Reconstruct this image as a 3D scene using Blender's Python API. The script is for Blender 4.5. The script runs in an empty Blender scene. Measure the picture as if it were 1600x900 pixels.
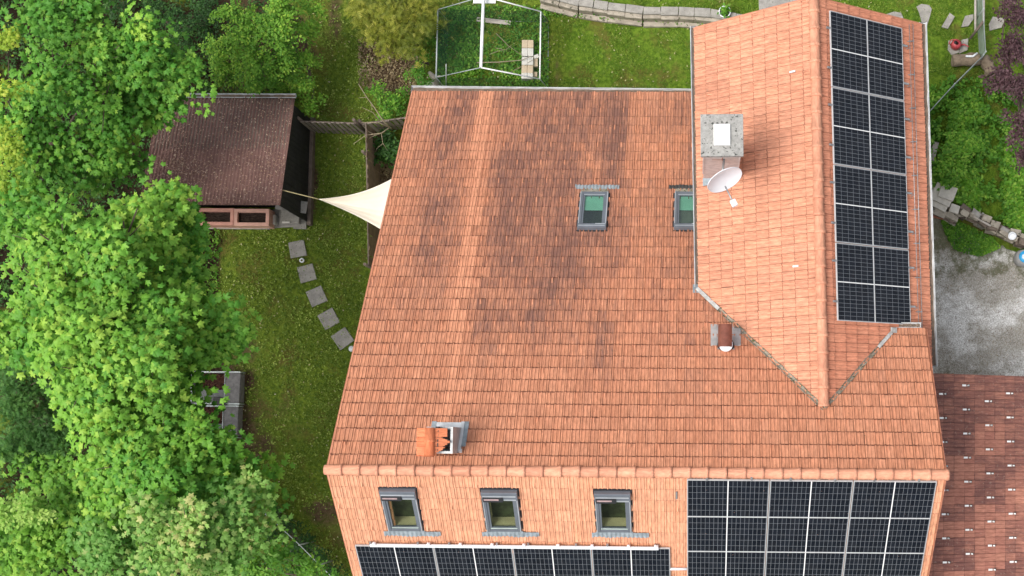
import bpy, bmesh, math, random
import numpy as np
from mathutils import Vector, Matrix, noise as mnoise
R = math.radians
rnd = random.Random(7)
C = bpy.context.scene.collection
scn = bpy.context.scene

# ------------------------------------------------------------------ camera (drone, looking almost straight down)
G = 10.6                                   # height of the main ridge above the lawn
CAM = Vector((8.14546, 0.563, 28.0364 + G))
M3 = Matrix(((0.999862, -0.006653, 0.015233), (0.007788, 0.997096, -0.075752), (-0.014685, 0.07586, 0.99701)))
FPX, CX, CY = 2085.67, 1063.124, 537.771
cd = bpy.data.cameras.new('drone_camera'); cam = bpy.data.objects.new('drone_camera', cd); C.objects.link(cam)
cd.sensor_width = 36; cd.sensor_fit = 'HORIZONTAL'; cd.lens = FPX / 1600 * 36
cd.shift_x = -(CX - 800) / 1600; cd.shift_y = (CY - 450) / 1600
cd.clip_end = 500; cd.clip_start = .5
cam.matrix_world = Matrix.Translation(CAM) @ M3.to_4x4()
scn.camera = cam
# ------------------------------------------------------------------ light: bright hazy daylight, soft sun from the west-south-west
SAZ, SEL = R(250), R(64)                   # azimuth clockwise from north, elevation
w = bpy.data.worlds.new('World'); scn.world = w; w.use_nodes = True
nt = w.node_tree; sky = nt.nodes.new('ShaderNodeTexSky'); sky.sky_type = 'NISHITA'; sky.sun_disc = False
sky.sun_elevation = SEL; sky.sun_rotation = SAZ; sky.dust_density = 4; sky.air_density = .8; sky.ozone_density = .6
hs = nt.nodes.new('ShaderNodeHueSaturation'); hs.inputs['Saturation'].default_value = .35      # thin cloud: a paler sky
nt.links.new(sky.outputs[0], hs.inputs['Color']); nt.links.new(hs.outputs[0], nt.nodes['Background'].inputs[0]); nt.nodes['Background'].inputs[1].default_value = .15
sl = bpy.data.lights.new('sun', 'SUN'); sl.energy = 1.3; sl.angle = R(24); sl.color = (1, .95, .87)
so = bpy.data.objects.new('sun', sl); C.objects.link(so)
sd = Vector((math.sin(SAZ) * math.cos(SEL), math.cos(SAZ) * math.cos(SEL), math.sin(SEL)))
so.rotation_euler = sd.to_track_quat('Z', 'Y').to_euler(); so.location = (0, 0, 40)
scn.view_settings.view_transform = 'Standard'; scn.view_settings.look = 'None'
scn.view_settings.exposure = 0.62; scn.view_settings.gamma = 1
scn.render.engine = 'CYCLES'

def at(px, py, z=0.0):
    """point of the world plane at height z seen at pixel (px, py) of the 1600x900 photograph"""
    d = M3 @ Vector(((px - CX) / FPX, -(py - CY) / FPX, -1)); return CAM + d * ((z - CAM.z) / d.z)
def at_plane(px, py, o, n):
    d = M3 @ Vector(((px - CX) / FPX, -(py - CY) / FPX, -1)); return CAM + d * ((o - CAM).dot(n) / d.dot(n))
def ppm(z): return FPX / (CAM.z - z)       # pixels per metre at height z

# ------------------------------------------------------------------ materials
def newmat(name):
    m = bpy.data.materials.new(name); m.use_nodes = True
    return m, m.node_tree.nodes, m.node_tree.links, m.node_tree.nodes['Principled BSDF']
def ramp(n, stops):
    r = n.new('ShaderNodeValToRGB'); e = r.color_ramp.elements
    while len(e) < len(stops): e.new(.5)
    for q, (p, c) in zip(e, stops): q.position = p; q.color = (*c, 1) if len(c) == 3 else c
    return r
def noise(n, l, vec, scale, detail=4, rough=.6, dist=0):
    t = n.new('ShaderNodeTexNoise'); t.inputs['Scale'].default_value = scale; t.inputs['Detail'].default_value = detail
    t.inputs['Roughness'].default_value = rough; t.inputs['Distortion'].default_value = dist
    if vec is not None: l.new(vec, t.inputs['Vector'])
    return t.outputs['Fac']
def mixc(n, l, fac, a, b, mode='MIX'):
    m = n.new('ShaderNodeMix'); m.data_type = 'RGBA'; m.blend_type = mode
    for s, v in ((m.inputs[0], fac), (m.inputs[6], a), (m.inputs[7], b)):
        if isinstance(v, (int, float)): s.default_value = v
        elif isinstance(v, tuple): s.default_value = (*v, 1)
        else: l.new(v, s)
    return m.outputs[2]
def math_(n, l, op, a, b=None, clamp=False):
    m = n.new('ShaderNodeMath'); m.operation = op; m.use_clamp = clamp
    for s, v in ((m.inputs[0], a), (m.inputs[1], b)):
        if v is None: continue
        if isinstance(v, (int, float)): s.default_value = v
        else: l.new(v, s)
    return m.outputs[0]
def vscale(n, l, vec, s):
    m = n.new('ShaderNodeVectorMath'); m.operation = 'MULTIPLY'; l.new(vec, m.inputs[0]); m.inputs[1].default_value = s
    return m.outputs[0]
def simple(name, c, rough=.7, metal=0, var=.25, scale=6, bump=.15, bscale=40, spec=.4, spots=None, coord='Object'):
    """mottled procedural material; spots = (colour, scale, threshold)"""
    m, n, l, b = newmat(name); tc = n.new('ShaderNodeTexCoord').outputs[coord]
    f = noise(n, l, tc, scale)
    lo = tuple(x * (1 - var) for x in c); hi = tuple(min(1, x * (1 + var)) for x in c)
    col = mixc(n, l, ramp_out(n, l, f, .3, .7), lo, hi)
    f2 = noise(n, l, tc, scale * 9, 3); col = mixc(n, l, .35 * min(1, var * 3), col, mixc(n, l, f2, tuple(x * .6 for x in c), tuple(min(1, x * 1.35) for x in c)))
    if spots:
        s = noise(n, l, tc, spots[1], 3, .7); col = mixc(n, l, ramp_out(n, l, s, spots[2], spots[2] + .05), col, spots[0])
    l.new(col, b.inputs['Base Color']); b.inputs['Roughness'].default_value = rough; b.inputs['Metallic'].default_value = metal
    b.inputs['Specular IOR Level'].default_value = spec
    if bump:
        bp = n.new('ShaderNodeBump'); bp.inputs['Strength'].default_value = bump; bp.inputs['Distance'].default_value = .02
        l.new(noise(n, l, tc, bscale, 4), bp.inputs['Height']); l.new(bp.outputs[0], b.inputs['Normal'])
    return m
def ramp_out(n, l, f, a, b_):
    mr = n.new('ShaderNodeMapRange'); mr.inputs[1].default_value = a; mr.inputs[2].default_value = b_; mr.interpolation_type = 'SMOOTHSTEP'
    l.new(f, mr.inputs[0]); return mr.outputs[0]
def tile_mat(name, base, alt, dirt, lich=(.2, .17, .12), streaks=.6, specks=.5, rough=.75, joint=(.2, .08, .05), jf=.7):
    """clay tile: attribute tint = (random per tile, random per tile, grime of that tile)"""
    m, n, l, b = newmat(name)
    at_ = n.new('ShaderNodeAttribute'); at_.attribute_name = 'tint'
    sp = n.new('ShaderNodeSeparateColor'); l.new(at_.outputs['Color'], sp.inputs[0])
    uv = n.new('ShaderNodeUVMap'); uv.uv_map = 'metres'; u = uv.outputs[0]
    col = mixc(n, l, sp.outputs[0], base, alt)
    col = mixc(n, l, ramp_out(n, l, sp.outputs[1], .0, 1.6), col, mixc(n, l, 1.0, col, (1.20, 1.20, 1.18), 'MULTIPLY'))
    fine = noise(n, l, vscale(n, l, u, (22, 5, 1)), 1, 5, .65)
    col = mixc(n, l, 1.0, col, mixc(n, l, ramp_out(n, l, fine, .25, .75), (.72, .70, .68), (1.2, 1.2, 1.2)), 'MULTIPLY')
    st = noise(n, l, vscale(n, l, u, (15, 2.2, 1)), 1, 5, .75, .4)
    big = noise(n, l, u, .7, 4, .6)
    g = math_(n, l, 'ADD', math_(n, l, 'MULTIPLY', st, 1.35), math_(n, l, 'MULTIPLY', big, .5))
    g = math_(n, l, 'ADD', g, math_(n, l, 'MULTIPLY', sp.outputs[2], 1.0))
    gm = ramp_out(n, l, g, 1.02, 1.70)
    col = mixc(n, l, math_(n, l, 'MULTIPLY', gm, streaks), col, dirt)
    s = noise(n, l, u, 13, 4, .75); s2 = math_(n, l, 'ADD', s, math_(n, l, 'MULTIPLY', sp.outputs[2], .10))
    col = mixc(n, l, math_(n, l, 'MULTIPLY', ramp_out(n, l, s2, .64, .69), specks), col, lich)
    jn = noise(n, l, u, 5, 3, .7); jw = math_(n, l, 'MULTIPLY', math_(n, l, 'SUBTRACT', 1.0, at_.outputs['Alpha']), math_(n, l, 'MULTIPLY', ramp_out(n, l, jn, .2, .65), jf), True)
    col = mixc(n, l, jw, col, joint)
    l.new(col, b.inputs['Base Color']); b.inputs['Roughness'].default_value = rough; b.inputs['Specular IOR Level'].default_value = .25
    bp = n.new('ShaderNodeBump'); bp.inputs['Strength'].default_value = .25; bp.inputs['Distance'].default_value = .01
    l.new(noise(n, l, u, 60, 3), bp.inputs['Height']); l.new(bp.outputs[0], b.inputs['Normal'])
    return m
def leaf_mat(name, c1, c2, c3, trans=.35, rough=.55):
    m, n, l, b = newmat(name)
    at_ = n.new('ShaderNodeAttribute'); at_.attribute_name = 'tint'
    sp = n.new('ShaderNodeSeparateColor'); l.new(at_.outputs['Color'], sp.inputs[0])
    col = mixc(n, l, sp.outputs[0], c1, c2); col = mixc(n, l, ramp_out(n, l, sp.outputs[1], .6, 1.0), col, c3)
    tc = n.new('ShaderNodeTexCoord').outputs['Object']
    col = mixc(n, l, 1.0, col, mixc(n, l, noise(n, l, tc, 14, 2), (.7, .72, .7), (1.25, 1.22, 1.2)), 'MULTIPLY')
    l.new(col, b.inputs['Base Color']); b.inputs['Roughness'].default_value = rough; b.inputs['Specular IOR Level'].default_value = .3
    tr = n.new('ShaderNodeBsdfTranslucent'); l.new(mixc(n, l, 1.0, col, (1.1, 1.25, .6), 'MULTIPLY'), tr.inputs[0])
    mx = n.new('ShaderNodeMixShader'); mx.inputs[0].default_value = trans
    l.new(b.outputs[0], mx.inputs[1]); l.new(tr.outputs[0], mx.inputs[2]); l.new(mx.outputs[0], n['Material Output'].inputs[0])
    return m
def net_mat(name, c, alpha):
    m, n, l, b = newmat(name)
    tc = n.new('ShaderNodeTexCoord').outputs['Object']
    b.inputs['Base Color'].default_value = (*c, 1); b.inputs['Roughness'].default_value = .8
    t = n.new('ShaderNodeBsdfTransparent'); mx = n.new('ShaderNodeMixShader')
    f = noise(n, l, tc, 2.5, 3); mr = n.new('ShaderNodeMapRange'); l.new(f, mr.inputs[0])
    mr.inputs[1].default_value = .3; mr.inputs[2].default_value = .7; mr.inputs[3].default_value = alpha * .7; mr.inputs[4].default_value = min(1, alpha * 1.25)
    l.new(mr.outputs[0], mx.inputs[0]); l.new(t.outputs[0], mx.inputs[1]); l.new(b.outputs[0], mx.inputs[2]); l.new(mx.outputs[0], n['Material Output'].inputs[0])
    return m
def glass_mat(name, tint, refl=.12):
    m, n, l, b = newmat(name)
    t = n.new('ShaderNodeBsdfTransparent'); t.inputs[0].default_value = (*tint, 1)
    g = n.new('ShaderNodeBsdfGlossy'); g.inputs['Roughness'].default_value = .03; g.inputs[0].default_value = (.9, .95, 1, 1)
    mx = n.new('ShaderNodeMixShader');     mx.inputs[0].default_value = refl; l.new(t.outputs[0], mx.inputs[1]); l.new(g.outputs[0], mx.inputs[2])
    l.new(mx.outputs[0], n['Material Output'].inputs[0]); return m
def panel_mat():
    """monocrystalline half-cut cells from the UV square of one module (u 18 cells with a centre bus, v 6 cells)"""
    m, n, l, b = newmat('solar_cells')
    uv = n.new('ShaderNodeUVMap'); uv.uv_map = 'metres'; sx = n.new('ShaderNodeSeparateXYZ'); l.new(uv.outputs[0], sx.inputs[0])
    L, H = 1.722 - .026, 1.134 - .026
    # distance to vertical cell joints
    half = math_(n, l, 'ABSOLUTE', math_(n, l, 'SUBTRACT', sx.outputs[0], L / 2))
    def lines(x, pitch, wdt, off=0.0):
        q = math_(n, l, 'DIVIDE', math_(n, l, 'ADD', x, off), pitch)
        fr = math_(n, l, 'FRACT', q); d = math_(n, l, 'MINIMUM', fr, math_(n, l, 'SUBTRACT', 1.0, fr))
        return math_(n, l, 'LESS_THAN', d, wdt / 2 / pitch)
    a = lines(half, (L / 2 - .02) / 9, .0055, -.010)
    c = lines(sx.outputs[1], H / 6, .0065)
    bus = math_(n, l, 'LESS_THAN', half, .011)
    fingers = lines(sx.outputs[1], H / 60, .0014)
    tc = n.new('ShaderNodeTexCoord').outputs['Object']
    oi = n.new('ShaderNodeObjectInfo')
    # per-cell tone
    cu = math_(n, l, 'FLOOR', math_(n, l, 'DIVIDE', sx.outputs[0], L / 18)); cv = math_(n, l, 'FLOOR', math_(n, l, 'DIVIDE', sx.outputs[1], H / 6))
    cb = n.new('ShaderNodeCombineXYZ'); l.new(cu, cb.inputs[0]); l.new(cv, cb.inputs[1]); l.new(math_(n, l, 'MULTIPLY', oi.outputs['Random'], 77), cb.inputs[2])
    wn = n.new('ShaderNodeTexWhiteNoise'); l.new(cb.outputs[0], wn.inputs[0])
    cell = mixc(n, l, wn.outputs['Value'], (.006, .008, .013), (.012, .015, .022))
    dust = noise(n, l, tc, 3, 5); cell = mixc(n, l, math_(n, l, 'MULTIPLY', ramp_out(n, l, dust, .35, .8), .05), cell, (.16, .15, .13))
    cell = mixc(n, l, math_(n, l, 'MULTIPLY', fingers, .12), cell, (.10, .11, .12))
    col = mixc(n, l, math_(n, l, 'MULTIPLY', math_(n, l, 'MAXIMUM', a, c), .9), cell, (.24, .26, .29)); col = mixc(n, l, bus, col, (.8, .8, .8))
    l.new(col, b.inputs['Base Color']); b.inputs['Roughness'].default_value = .18; b.inputs['Specular IOR Level'].default_value = .16
    return m
MT = {}
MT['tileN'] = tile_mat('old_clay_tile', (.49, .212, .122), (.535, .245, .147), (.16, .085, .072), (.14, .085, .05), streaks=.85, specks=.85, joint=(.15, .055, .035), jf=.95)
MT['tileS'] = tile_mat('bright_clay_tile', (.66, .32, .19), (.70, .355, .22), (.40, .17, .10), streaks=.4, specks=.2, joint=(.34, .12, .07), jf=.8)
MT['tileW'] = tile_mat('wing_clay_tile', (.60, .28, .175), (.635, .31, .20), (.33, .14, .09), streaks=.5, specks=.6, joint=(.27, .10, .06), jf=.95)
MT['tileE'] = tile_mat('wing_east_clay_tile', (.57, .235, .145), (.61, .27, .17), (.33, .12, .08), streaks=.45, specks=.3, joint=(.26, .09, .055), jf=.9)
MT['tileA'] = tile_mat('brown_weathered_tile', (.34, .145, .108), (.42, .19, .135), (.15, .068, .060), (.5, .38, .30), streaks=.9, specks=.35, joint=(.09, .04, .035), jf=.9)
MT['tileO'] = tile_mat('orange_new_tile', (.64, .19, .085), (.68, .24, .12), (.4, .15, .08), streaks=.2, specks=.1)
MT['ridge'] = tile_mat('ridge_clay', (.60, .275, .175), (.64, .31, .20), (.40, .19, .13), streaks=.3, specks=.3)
MT['zinc'] = simple('zinc', (.42, .43, .43), .5, .4, .3, 3, .1)
MT['zinc_mid'] = simple('worn_zinc', (.48, .48, .46), .6, .2, .35, 9, .2)
MT['zinc_pale'] = simple('pale_zinc', (.66, .68, .69), .45, .2, .2, 4, .1)
MT['lead'] = simple('lead_flashing', (.30, .35, .38), .6, .2, .25, 8, .2)
MT['lead_dark'] = simple('dark_lead_flashing', (.06, .06, .06), .6, .1, .3, 8, .2)
MT['moss_metal'] = simple('mossy_metal', (.30, .27, .22), .8, .1, .4, 10, .3, spots=((.10, .11, .05), 14, .55))
MT['gutter_dirt'] = simple('gutter_silt', (.16, .12, .09), .9, 0, .4, 9, .3)
MT['plaster'] = simple('pale_plaster', (.62, .58, .50), .9, 0, .12, 2, .1)
MT['concrete'] = simple('speckled_concrete', (.33, .325, .305), .9, 0, .25, 10, .5, 60, spots=((.06, .06, .055), 15, .585))
MT['sheet_white'] = simple('white_sheet_metal', (.90, .90, .88), .4, 0, .04, 3, .03)
MT['chim_clad'] = simple('rust_specked_cladding', (.62, .58, .56), .7, 0, .15, 6, .2, spots=((.28, .14, .09), 11, .66))
MT['win_frame'] = simple('grey_window_aluminium', (.165, .185, .215), .35, .25, .1, 3, .02)
MT['win_light'] = simple('pale_window_aluminium', (.50, .53, .56), .3, .4, .1, 3, .02)
MT['win_dark'] = simple('dark_window_gasket', (.025, .026, .03), .6, 0, .1, 3, .02)
MT['wood_yellow'] = simple('pine_reveal', (.60, .53, .36), .6, 0, .15, 4, .1)
MT['room_dark'] = simple('room_shade', (.05, .06, .03), .9, 0, .7, 5, 0)
MT['blind'] = simple('mint_blind', (.36, .58, .50), .7, 0, .08, 2, .05)
MT['gasket_mint'] = simple('pale_mint_sill', (.55, .66, .58), .5, 0, .08, 3, .05)
MT['pv_glass'] = panel_mat()
MT['alu'] = simple('silver_aluminium', (.60, .61, .62), .35, .15, .06, 5, .02)
MT['alu_dark'] = simple('dark_aluminium_side', (.07, .07, .08), .5, .3, .1, 5, .02)
MT['steel'] = simple('galvanised_steel', (.38, .39, .40), .4, .6, .2, 9, .1)
MT['white'] = simple('white_enamel', (.82, .84, .87), .35, 0, .04, 3, .02)
MT['rust'] = simple('red_brown_enamel', (.27, .10, .07), .5, 0, .25, 7, .1)
MT['solar_strip'] = simple('pinkish_cell_strip', (.42, .30, .30), .3, 0, .2, 9, .02)
MT['corr'] = simple('brown_corrugated_board', (.20, .108, .09), .85, 0, .35, 1.2, .3, spots=((.42, .31, .25), 15, .61))
MT['black_wood'] = simple('tarred_boards', (.018, .017, .018), .8, 0, .5, 3, .3)
MT['old_wood'] = simple('weathered_wood', (.16, .125, .10), .9, 0, .35, 5, .3)
MT['fence_wood'] = simple('grey_brown_fence_board', (.27, .23, .19), .9, 0, .4, 4, .3)
MT['pale_wood'] = simple('pale_grey_board', (.42, .38, .34), .9, 0, .25, 5, .3)
MT['brown_screen'] = simple('dark_brown_boards', (.20, .14, .095), .85, 0, .3, 4, .3)
MT['salmon'] = simple('salmon_planter_paint', (.60, .30, .235), .7, 0, .1, 5, .1)
MT['salmon_pale'] = simple('pale_salmon_planter_paint', (.68, .39, .31), .7, 0, .1, 5, .1)
MT['soil'] = simple('dark_potting_soil', (.035, .022, .016), 1, 0, .5, 9, .6, spots=((.22, .13, .08), 28, .66))
MT['slab'] = simple('grey_paving_slab', (.30, .285, .262), .9, 0, .22, 7, .4, spots=((.12, .11, .09), 18, .62))
MT['slab_pale'] = simple('pale_paving_slab', (.31, .295, .265), .9, 0, .25, 6, .4, spots=((.15, .14, .11), 12, .62))
MT['slab_light'] = simple('light_cream_slab', (.52, .49, .43), .9, 0, .15, 6, .3)
MT['stone'] = simple('beige_grey_wall_stone', (.36, .32, .26), .9, 0, .3, 5, .5, spots=((.10, .10, .07), 8, .60))
MT['sail'] = simple('cream_sailcloth', (.74, .68, .57), .8, 0, .04, 1.5, .05)
MT['rope'] = simple('yellow_rope', (.55, .47, .25), .8, 0, .2, 20, 0)
MT['bark'] = simple('brown_bark', (.11, .08, .062), .95, 0, .4, 8, .6)
MT['twig'] = simple('dry_pale_twig', (.33, .27, .18), .9, 0, .25, 10, .1)
MT['white_tube'] = simple('white_frame_tube', (.85, .86, .86), .4, 0, .05, 3, .02)
MT['grey_tube'] = simple('grey_frame_tube', (.36, .40, .40), .5, .2, .2, 6, .02)
MT['net'] = net_mat('green_netting', (.012, .085, .05), .34); MT['net_thin'] = net_mat('thin_green_netting', (.012, .085, .05), .09)
MT['net_grey'] = net_mat('grey_netting', (.38, .46, .42), .55)
MT['net_dark'] = net_mat('dark_green_netting', (.010, .05, .028), .5)
MT['block_pale'] = simple('pale_building_block', (.66, .64, .59), .9, 0, .08, 7, .2)
MT['block_buff'] = simple('buff_building_block', (.60, .48, .34), .9, 0, .1, 7, .2)
MT['brick'] = simple('red_brick', (.40, .16, .10), .9, 0, .25, 9, .3)
MT['red_plastic'] = simple('faded_red_plastic', (.42, .06, .07), .45, 0, .15, 6, .02)
MT['black'] = simple('black_plastic', (.01, .01, .01), .5, 0, .1, 6, .02)
MT['blue'] = simple('bright_blue_plastic', (.03, .36, .70), .4, 0, .1, 6, .02)
MT['grey_barrel'] = simple('grey_barrel_plastic', (.33, .33, .33), .6, 0, .15, 6, .05)
MT['terracotta_pot'] = simple('grey_clay_pot', (.24, .20, .17), .8, 0, .2, 6, .1)
MT['coldframe'] = simple('grey_mouldy_concrete', (.155, .15, .15), .9, 0, .35, 10, .4)
MT['cf_glass'] = simple('dusty_dark_sheet', (.06, .068, .07), .35, 0, .4, 6, .05)
MT['dry_leaves'] = simple('rotten_brown_leaves', (.06, .025, .016), 1, 0, .6, 14, .8, spots=((.30, .11, .06), 24, .62))
MT['maple'] = leaf_mat('maple_leaf', (.08, .26, .028), (.22, .46, .05), (.36, .56, .075), .2)
MT['maple_dark'] = leaf_mat('maple_leaf_deep', (.10, .27, .03), (.19, .41, .045), (.30, .50, .07), .28)
MT['maple_pale'] = leaf_mat('maple_leaf_pale', (.15, .35, .07), (.32, .52, .13), (.55, .55, .22), .35)
MT['hedge'] = leaf_mat('hedge_leaf', (.08, .22, .02), (.20, .42, .04), (.34, .50, .06), .25)
MT['dark_leaf'] = leaf_mat('deep_green_leaf', (.020, .07, .014), (.045, .13, .022), (.08, .19, .03), .25)
MT['yew'] = leaf_mat('yew_needles', (.045, .13, .028), (.10, .26, .055), (.17, .34, .08), .25)
MT['lime'] = leaf_mat('lime_leaf', (.24, .38, .035), (.42, .55, .06), (.55, .60, .09), .35)
MT['limepale'] = leaf_mat('pale_lime_leaf', (.18, .38, .05), (.38, .56, .12), (.50, .64, .18), .25)
MT['gold'] = leaf_mat('golden_cypress', (.12, .16, .02), (.30, .33, .04), (.46, .44, .08), .3)
MT['plum'] = leaf_mat('plum_leaf', (.055, .026, .032), (.13, .068, .08), (.20, .11, .13), .2)
MT['weed'] = leaf_mat('weed_leaf', (.06, .19, .02), (.16, .38, .035), (.32, .52, .07), .3)
MT['grass'] = leaf_mat('grass_tuft', (.08, .15, .016), (.22, .33, .038), (.42, .50, .12), .25)
MT['grass_bright'] = leaf_mat('fresh_grass_tuft', (.07, .16, .014), (.17, .31, .028), (.36, .44, .08), .25)
MT['roof_bits'] = leaf_mat('dry_roof_bits', (.20, .10, .075), (.42, .27, .20), (.60, .46, .36), .1)
MT['lawn_bits'] = leaf_mat('pale_fallen_bits', (.30, .30, .10), (.45, .42, .20), (.62, .58, .42), .1)
MT['straw'] = leaf_mat('dry_straw_clippings', (.17, .12, .065), (.32, .24, .13), (.46, .38, .24), .1)
MT['litter'] = leaf_mat('fallen_litter', (.10, .055, .035), (.22, .14, .08), (.42, .33, .22), .1)

# ------------------------------------------------------------------ object helpers
def link(name, me, mat, parent=None):
    o = bpy.data.objects.new(name, me); C.objects.link(o)
    if mat is not None and not me.materials:
        for m in (mat if isinstance(mat, (list, tuple)) else [mat]): me.materials.append(m)
    if parent is not None:
        o.parent = parent
        if parent.get('_o'): o.matrix_parent_inverse = parent.matrix_world.inverted()
    return o
def tag(o, label=None, cat=None, group=None, kind=None):
    if label: o['label'] = label
    if cat: o['category'] = cat
    if group: o['group'] = group
    if kind: o['kind'] = kind
    return o
def thing(name, label, cat, loc, rot=None, group=None):
    o = bpy.data.objects.new(name, None); C.objects.link(o); o.empty_display_size = .2
    mw = Matrix.Translation(Vector(loc))
    if rot is not None: mw = mw @ rot.to_4x4()
    o.matrix_world = mw; ROOT[o.name] = mw
    return tag(o, label, cat, group)
ROOT = {}
def child(name, bm, mat, parent, world=True, smooth=False, bevel=0):
    """bm in world coordinates (world=True) or in the parent's frame"""
    if world and parent is not None:
        mw = ROOT.get(parent.name)
        if mw is not None: bmesh.ops.transform(bm, matrix=mw.inverted(), verts=bm.verts)
    me = bpy.data.meshes.new(name); bm.to_mesh(bm and me); bm.free()
    if smooth:
        me.polygons.foreach_set('use_smooth', [True] * len(me.polygons))
    o = bpy.data.objects.new(name, me); C.objects.link(o)
    for m in (mat if isinstance(mat, (list, tuple)) else [mat]): me.materials.append(m)
    if parent is not None:
        o.parent = parent
        if parent.type == 'MESH': ROOT[o.name] = ROOT.get(parent.name, Matrix.Identity(4))
        else: ROOT[o.name] = ROOT[parent.name]
    else:
        ROOT[o.name] = Matrix.Identity(4)
    if bevel:
        md = o.modifiers.new('bevel', 'BEVEL'); md.width = bevel; md.segments = 2; md.limit_method = 'ANGLE'
    return o
def solo(name, bm, mat, label, cat, group=None, smooth=False, bevel=0, kind=None):
    """a thing made of one mesh: origin moved to its base"""
    vs = [v.co.copy() for v in bm.verts]
    c = Vector((sum(v.x for v in vs) / len(vs), sum(v.y for v in vs) / len(vs), min(v.z for v in vs)))
    bmesh.ops.translate(bm, vec=-c, verts=bm.verts)
    o = child(name, bm, mat, None, smooth=smooth, bevel=bevel); o.location = c; ROOT[o.name] = Matrix.Translation(c)
    return tag(o, label, cat, group, kind)
def box(bm, c, s, rot=None, mi=0, jitter=0):
    vs = []
    for z in (-.5, .5):
        for x, y in ((-.5, -.5), (.5, -.5), (.5, .5), (-.5, .5)):
            p = Vector((x * s[0], y * s[1], z * s[2]))
            if jitter: p += Vector([rnd.uniform(-jitter, jitter) for _ in range(3)])
            if rot is not None: p = rot @ p
            vs.append(bm.verts.new(p + Vector(c)))
    for q in ((3, 2, 1, 0), (4, 5, 6, 7), (0, 1, 5, 4), (1, 2, 6, 5), (2, 3, 7, 6), (3, 0, 4, 7)):
        f = bm.faces.new([vs[i] for i in q]); f.material_index = mi
    return vs
def prism(bm, pts, z0, z1, mi=0):
    """pts: list of (x, y) or Vector; extruded between z0 and z1"""
    a = [bm.verts.new((p[0], p[1], z0)) for p in pts]; b = [bm.verts.new((p[0], p[1], z1)) for p in pts]
    k = len(pts)
    area = sum(pts[i][0] * pts[(i + 1) % k][1] - pts[(i + 1) % k][0] * pts[i][1] for i in range(k))
    if area < 0: a.reverse(); b.reverse()
    bm.faces.new(b).material_index = mi; bm.faces.new(list(reversed(a))).material_index = mi
    for i in range(k): bm.faces.new((a[i], a[(i + 1) % k], b[(i + 1) % k], b[i])).material_index = mi
def tube(bm, pts, rad, seg=8, mi=0, cap=True):
    pts = [Vector(p) for p in pts]; rads = rad if isinstance(rad, (list, tuple)) else [rad] * len(pts)
    rings = []; up = Vector((0, 0, 1))
    for i, p in enumerate(pts):
        d = (pts[min(i + 1, len(pts) - 1)] - pts[max(i - 1, 0)]).normalized()
        a = d.cross(up if abs(d.z) < .95 else Vector((1, 0, 0))).normalized(); b_ = d.cross(a)
        rings.append([bm.verts.new(p + (a * math.cos(2 * math.pi * k / seg) + b_ * math.sin(2 * math.pi * k / seg)) * rads[i]) for k in range(seg)])
    for r0, r1 in zip(rings, rings[1:]):
        for k in range(seg):
            f = bm.faces.new((r0[k], r1[k], r1[(k + 1) % seg], r0[(k + 1) % seg])); f.material_index = mi; f.smooth = True
    if cap:
        bm.faces.new(rings[0]).material_index = mi; bm.faces.new(list(reversed(rings[-1]))).material_index = mi
def lathe(bm, prof, c, seg=24, rot=None, mi=0):
    rings = []
    for r, z in prof:
        ring = []
        for k in range(seg):
            p = Vector((max(r, 1e-4) * math.cos(2 * math.pi * k / seg), max(r, 1e-4) * math.sin(2 * math.pi * k / seg), z))
            if rot is not None: p = rot @ p
            ring.append(bm.verts.new(p + Vector(c)))
        rings.append(ring)
    for r0, r1 in zip(rings, rings[1:]):
        for k in range(seg):
            f = bm.faces.new((r0[k], r0[(k + 1) % seg], r1[(k + 1) % seg], r1[k])); f.smooth = True; f.material_index = mi
def N(): return bmesh.new()
def frame3(o, u, v):
    """matrix with columns u, v, u x v at o"""
    n = u.cross(v).normalized()
    return Matrix(((u.x, v.x, n.x), (u.y, v.y, n.y), (u.z, v.z, n.z)))

# ------------------------------------------------------------------ roof geometry (metres; ridge of the main house runs along X at y = 0)
AM, AS, AW = .62839, .78962, .65221
XL, XR, YN = .317, 13.272, 9.996
TN, TS, TW = math.tan(AM), math.tan(AS), math.tan(AW)
WX, WZ, WYT, WW, WE, WYAW, WI = 10.737, G - 1.00667, 10.518, 2.636, 2.694, .02431, 1.688
VN_, EYS = 3.239, 2.373
cw, sw = math.cos(WYAW), math.sin(WYAW)
def Wp(dx, y, z): return Vector((WX + dx * cw - (y - 5) * sw, 5 + dx * sw + (y - 5) * cw, z))
def Winv(p): a, b = p.x - WX, p.y - 5; return (a * cw + b * sw, 5 - a * sw + b * cw)
def zN(y): return G - y * TN
OFFT = .035   # tile thickness above the roof board

def zone_noise(u, v, s, k=0.0): return mnoise.noise(Vector((u * s, v * s, k)))

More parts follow.
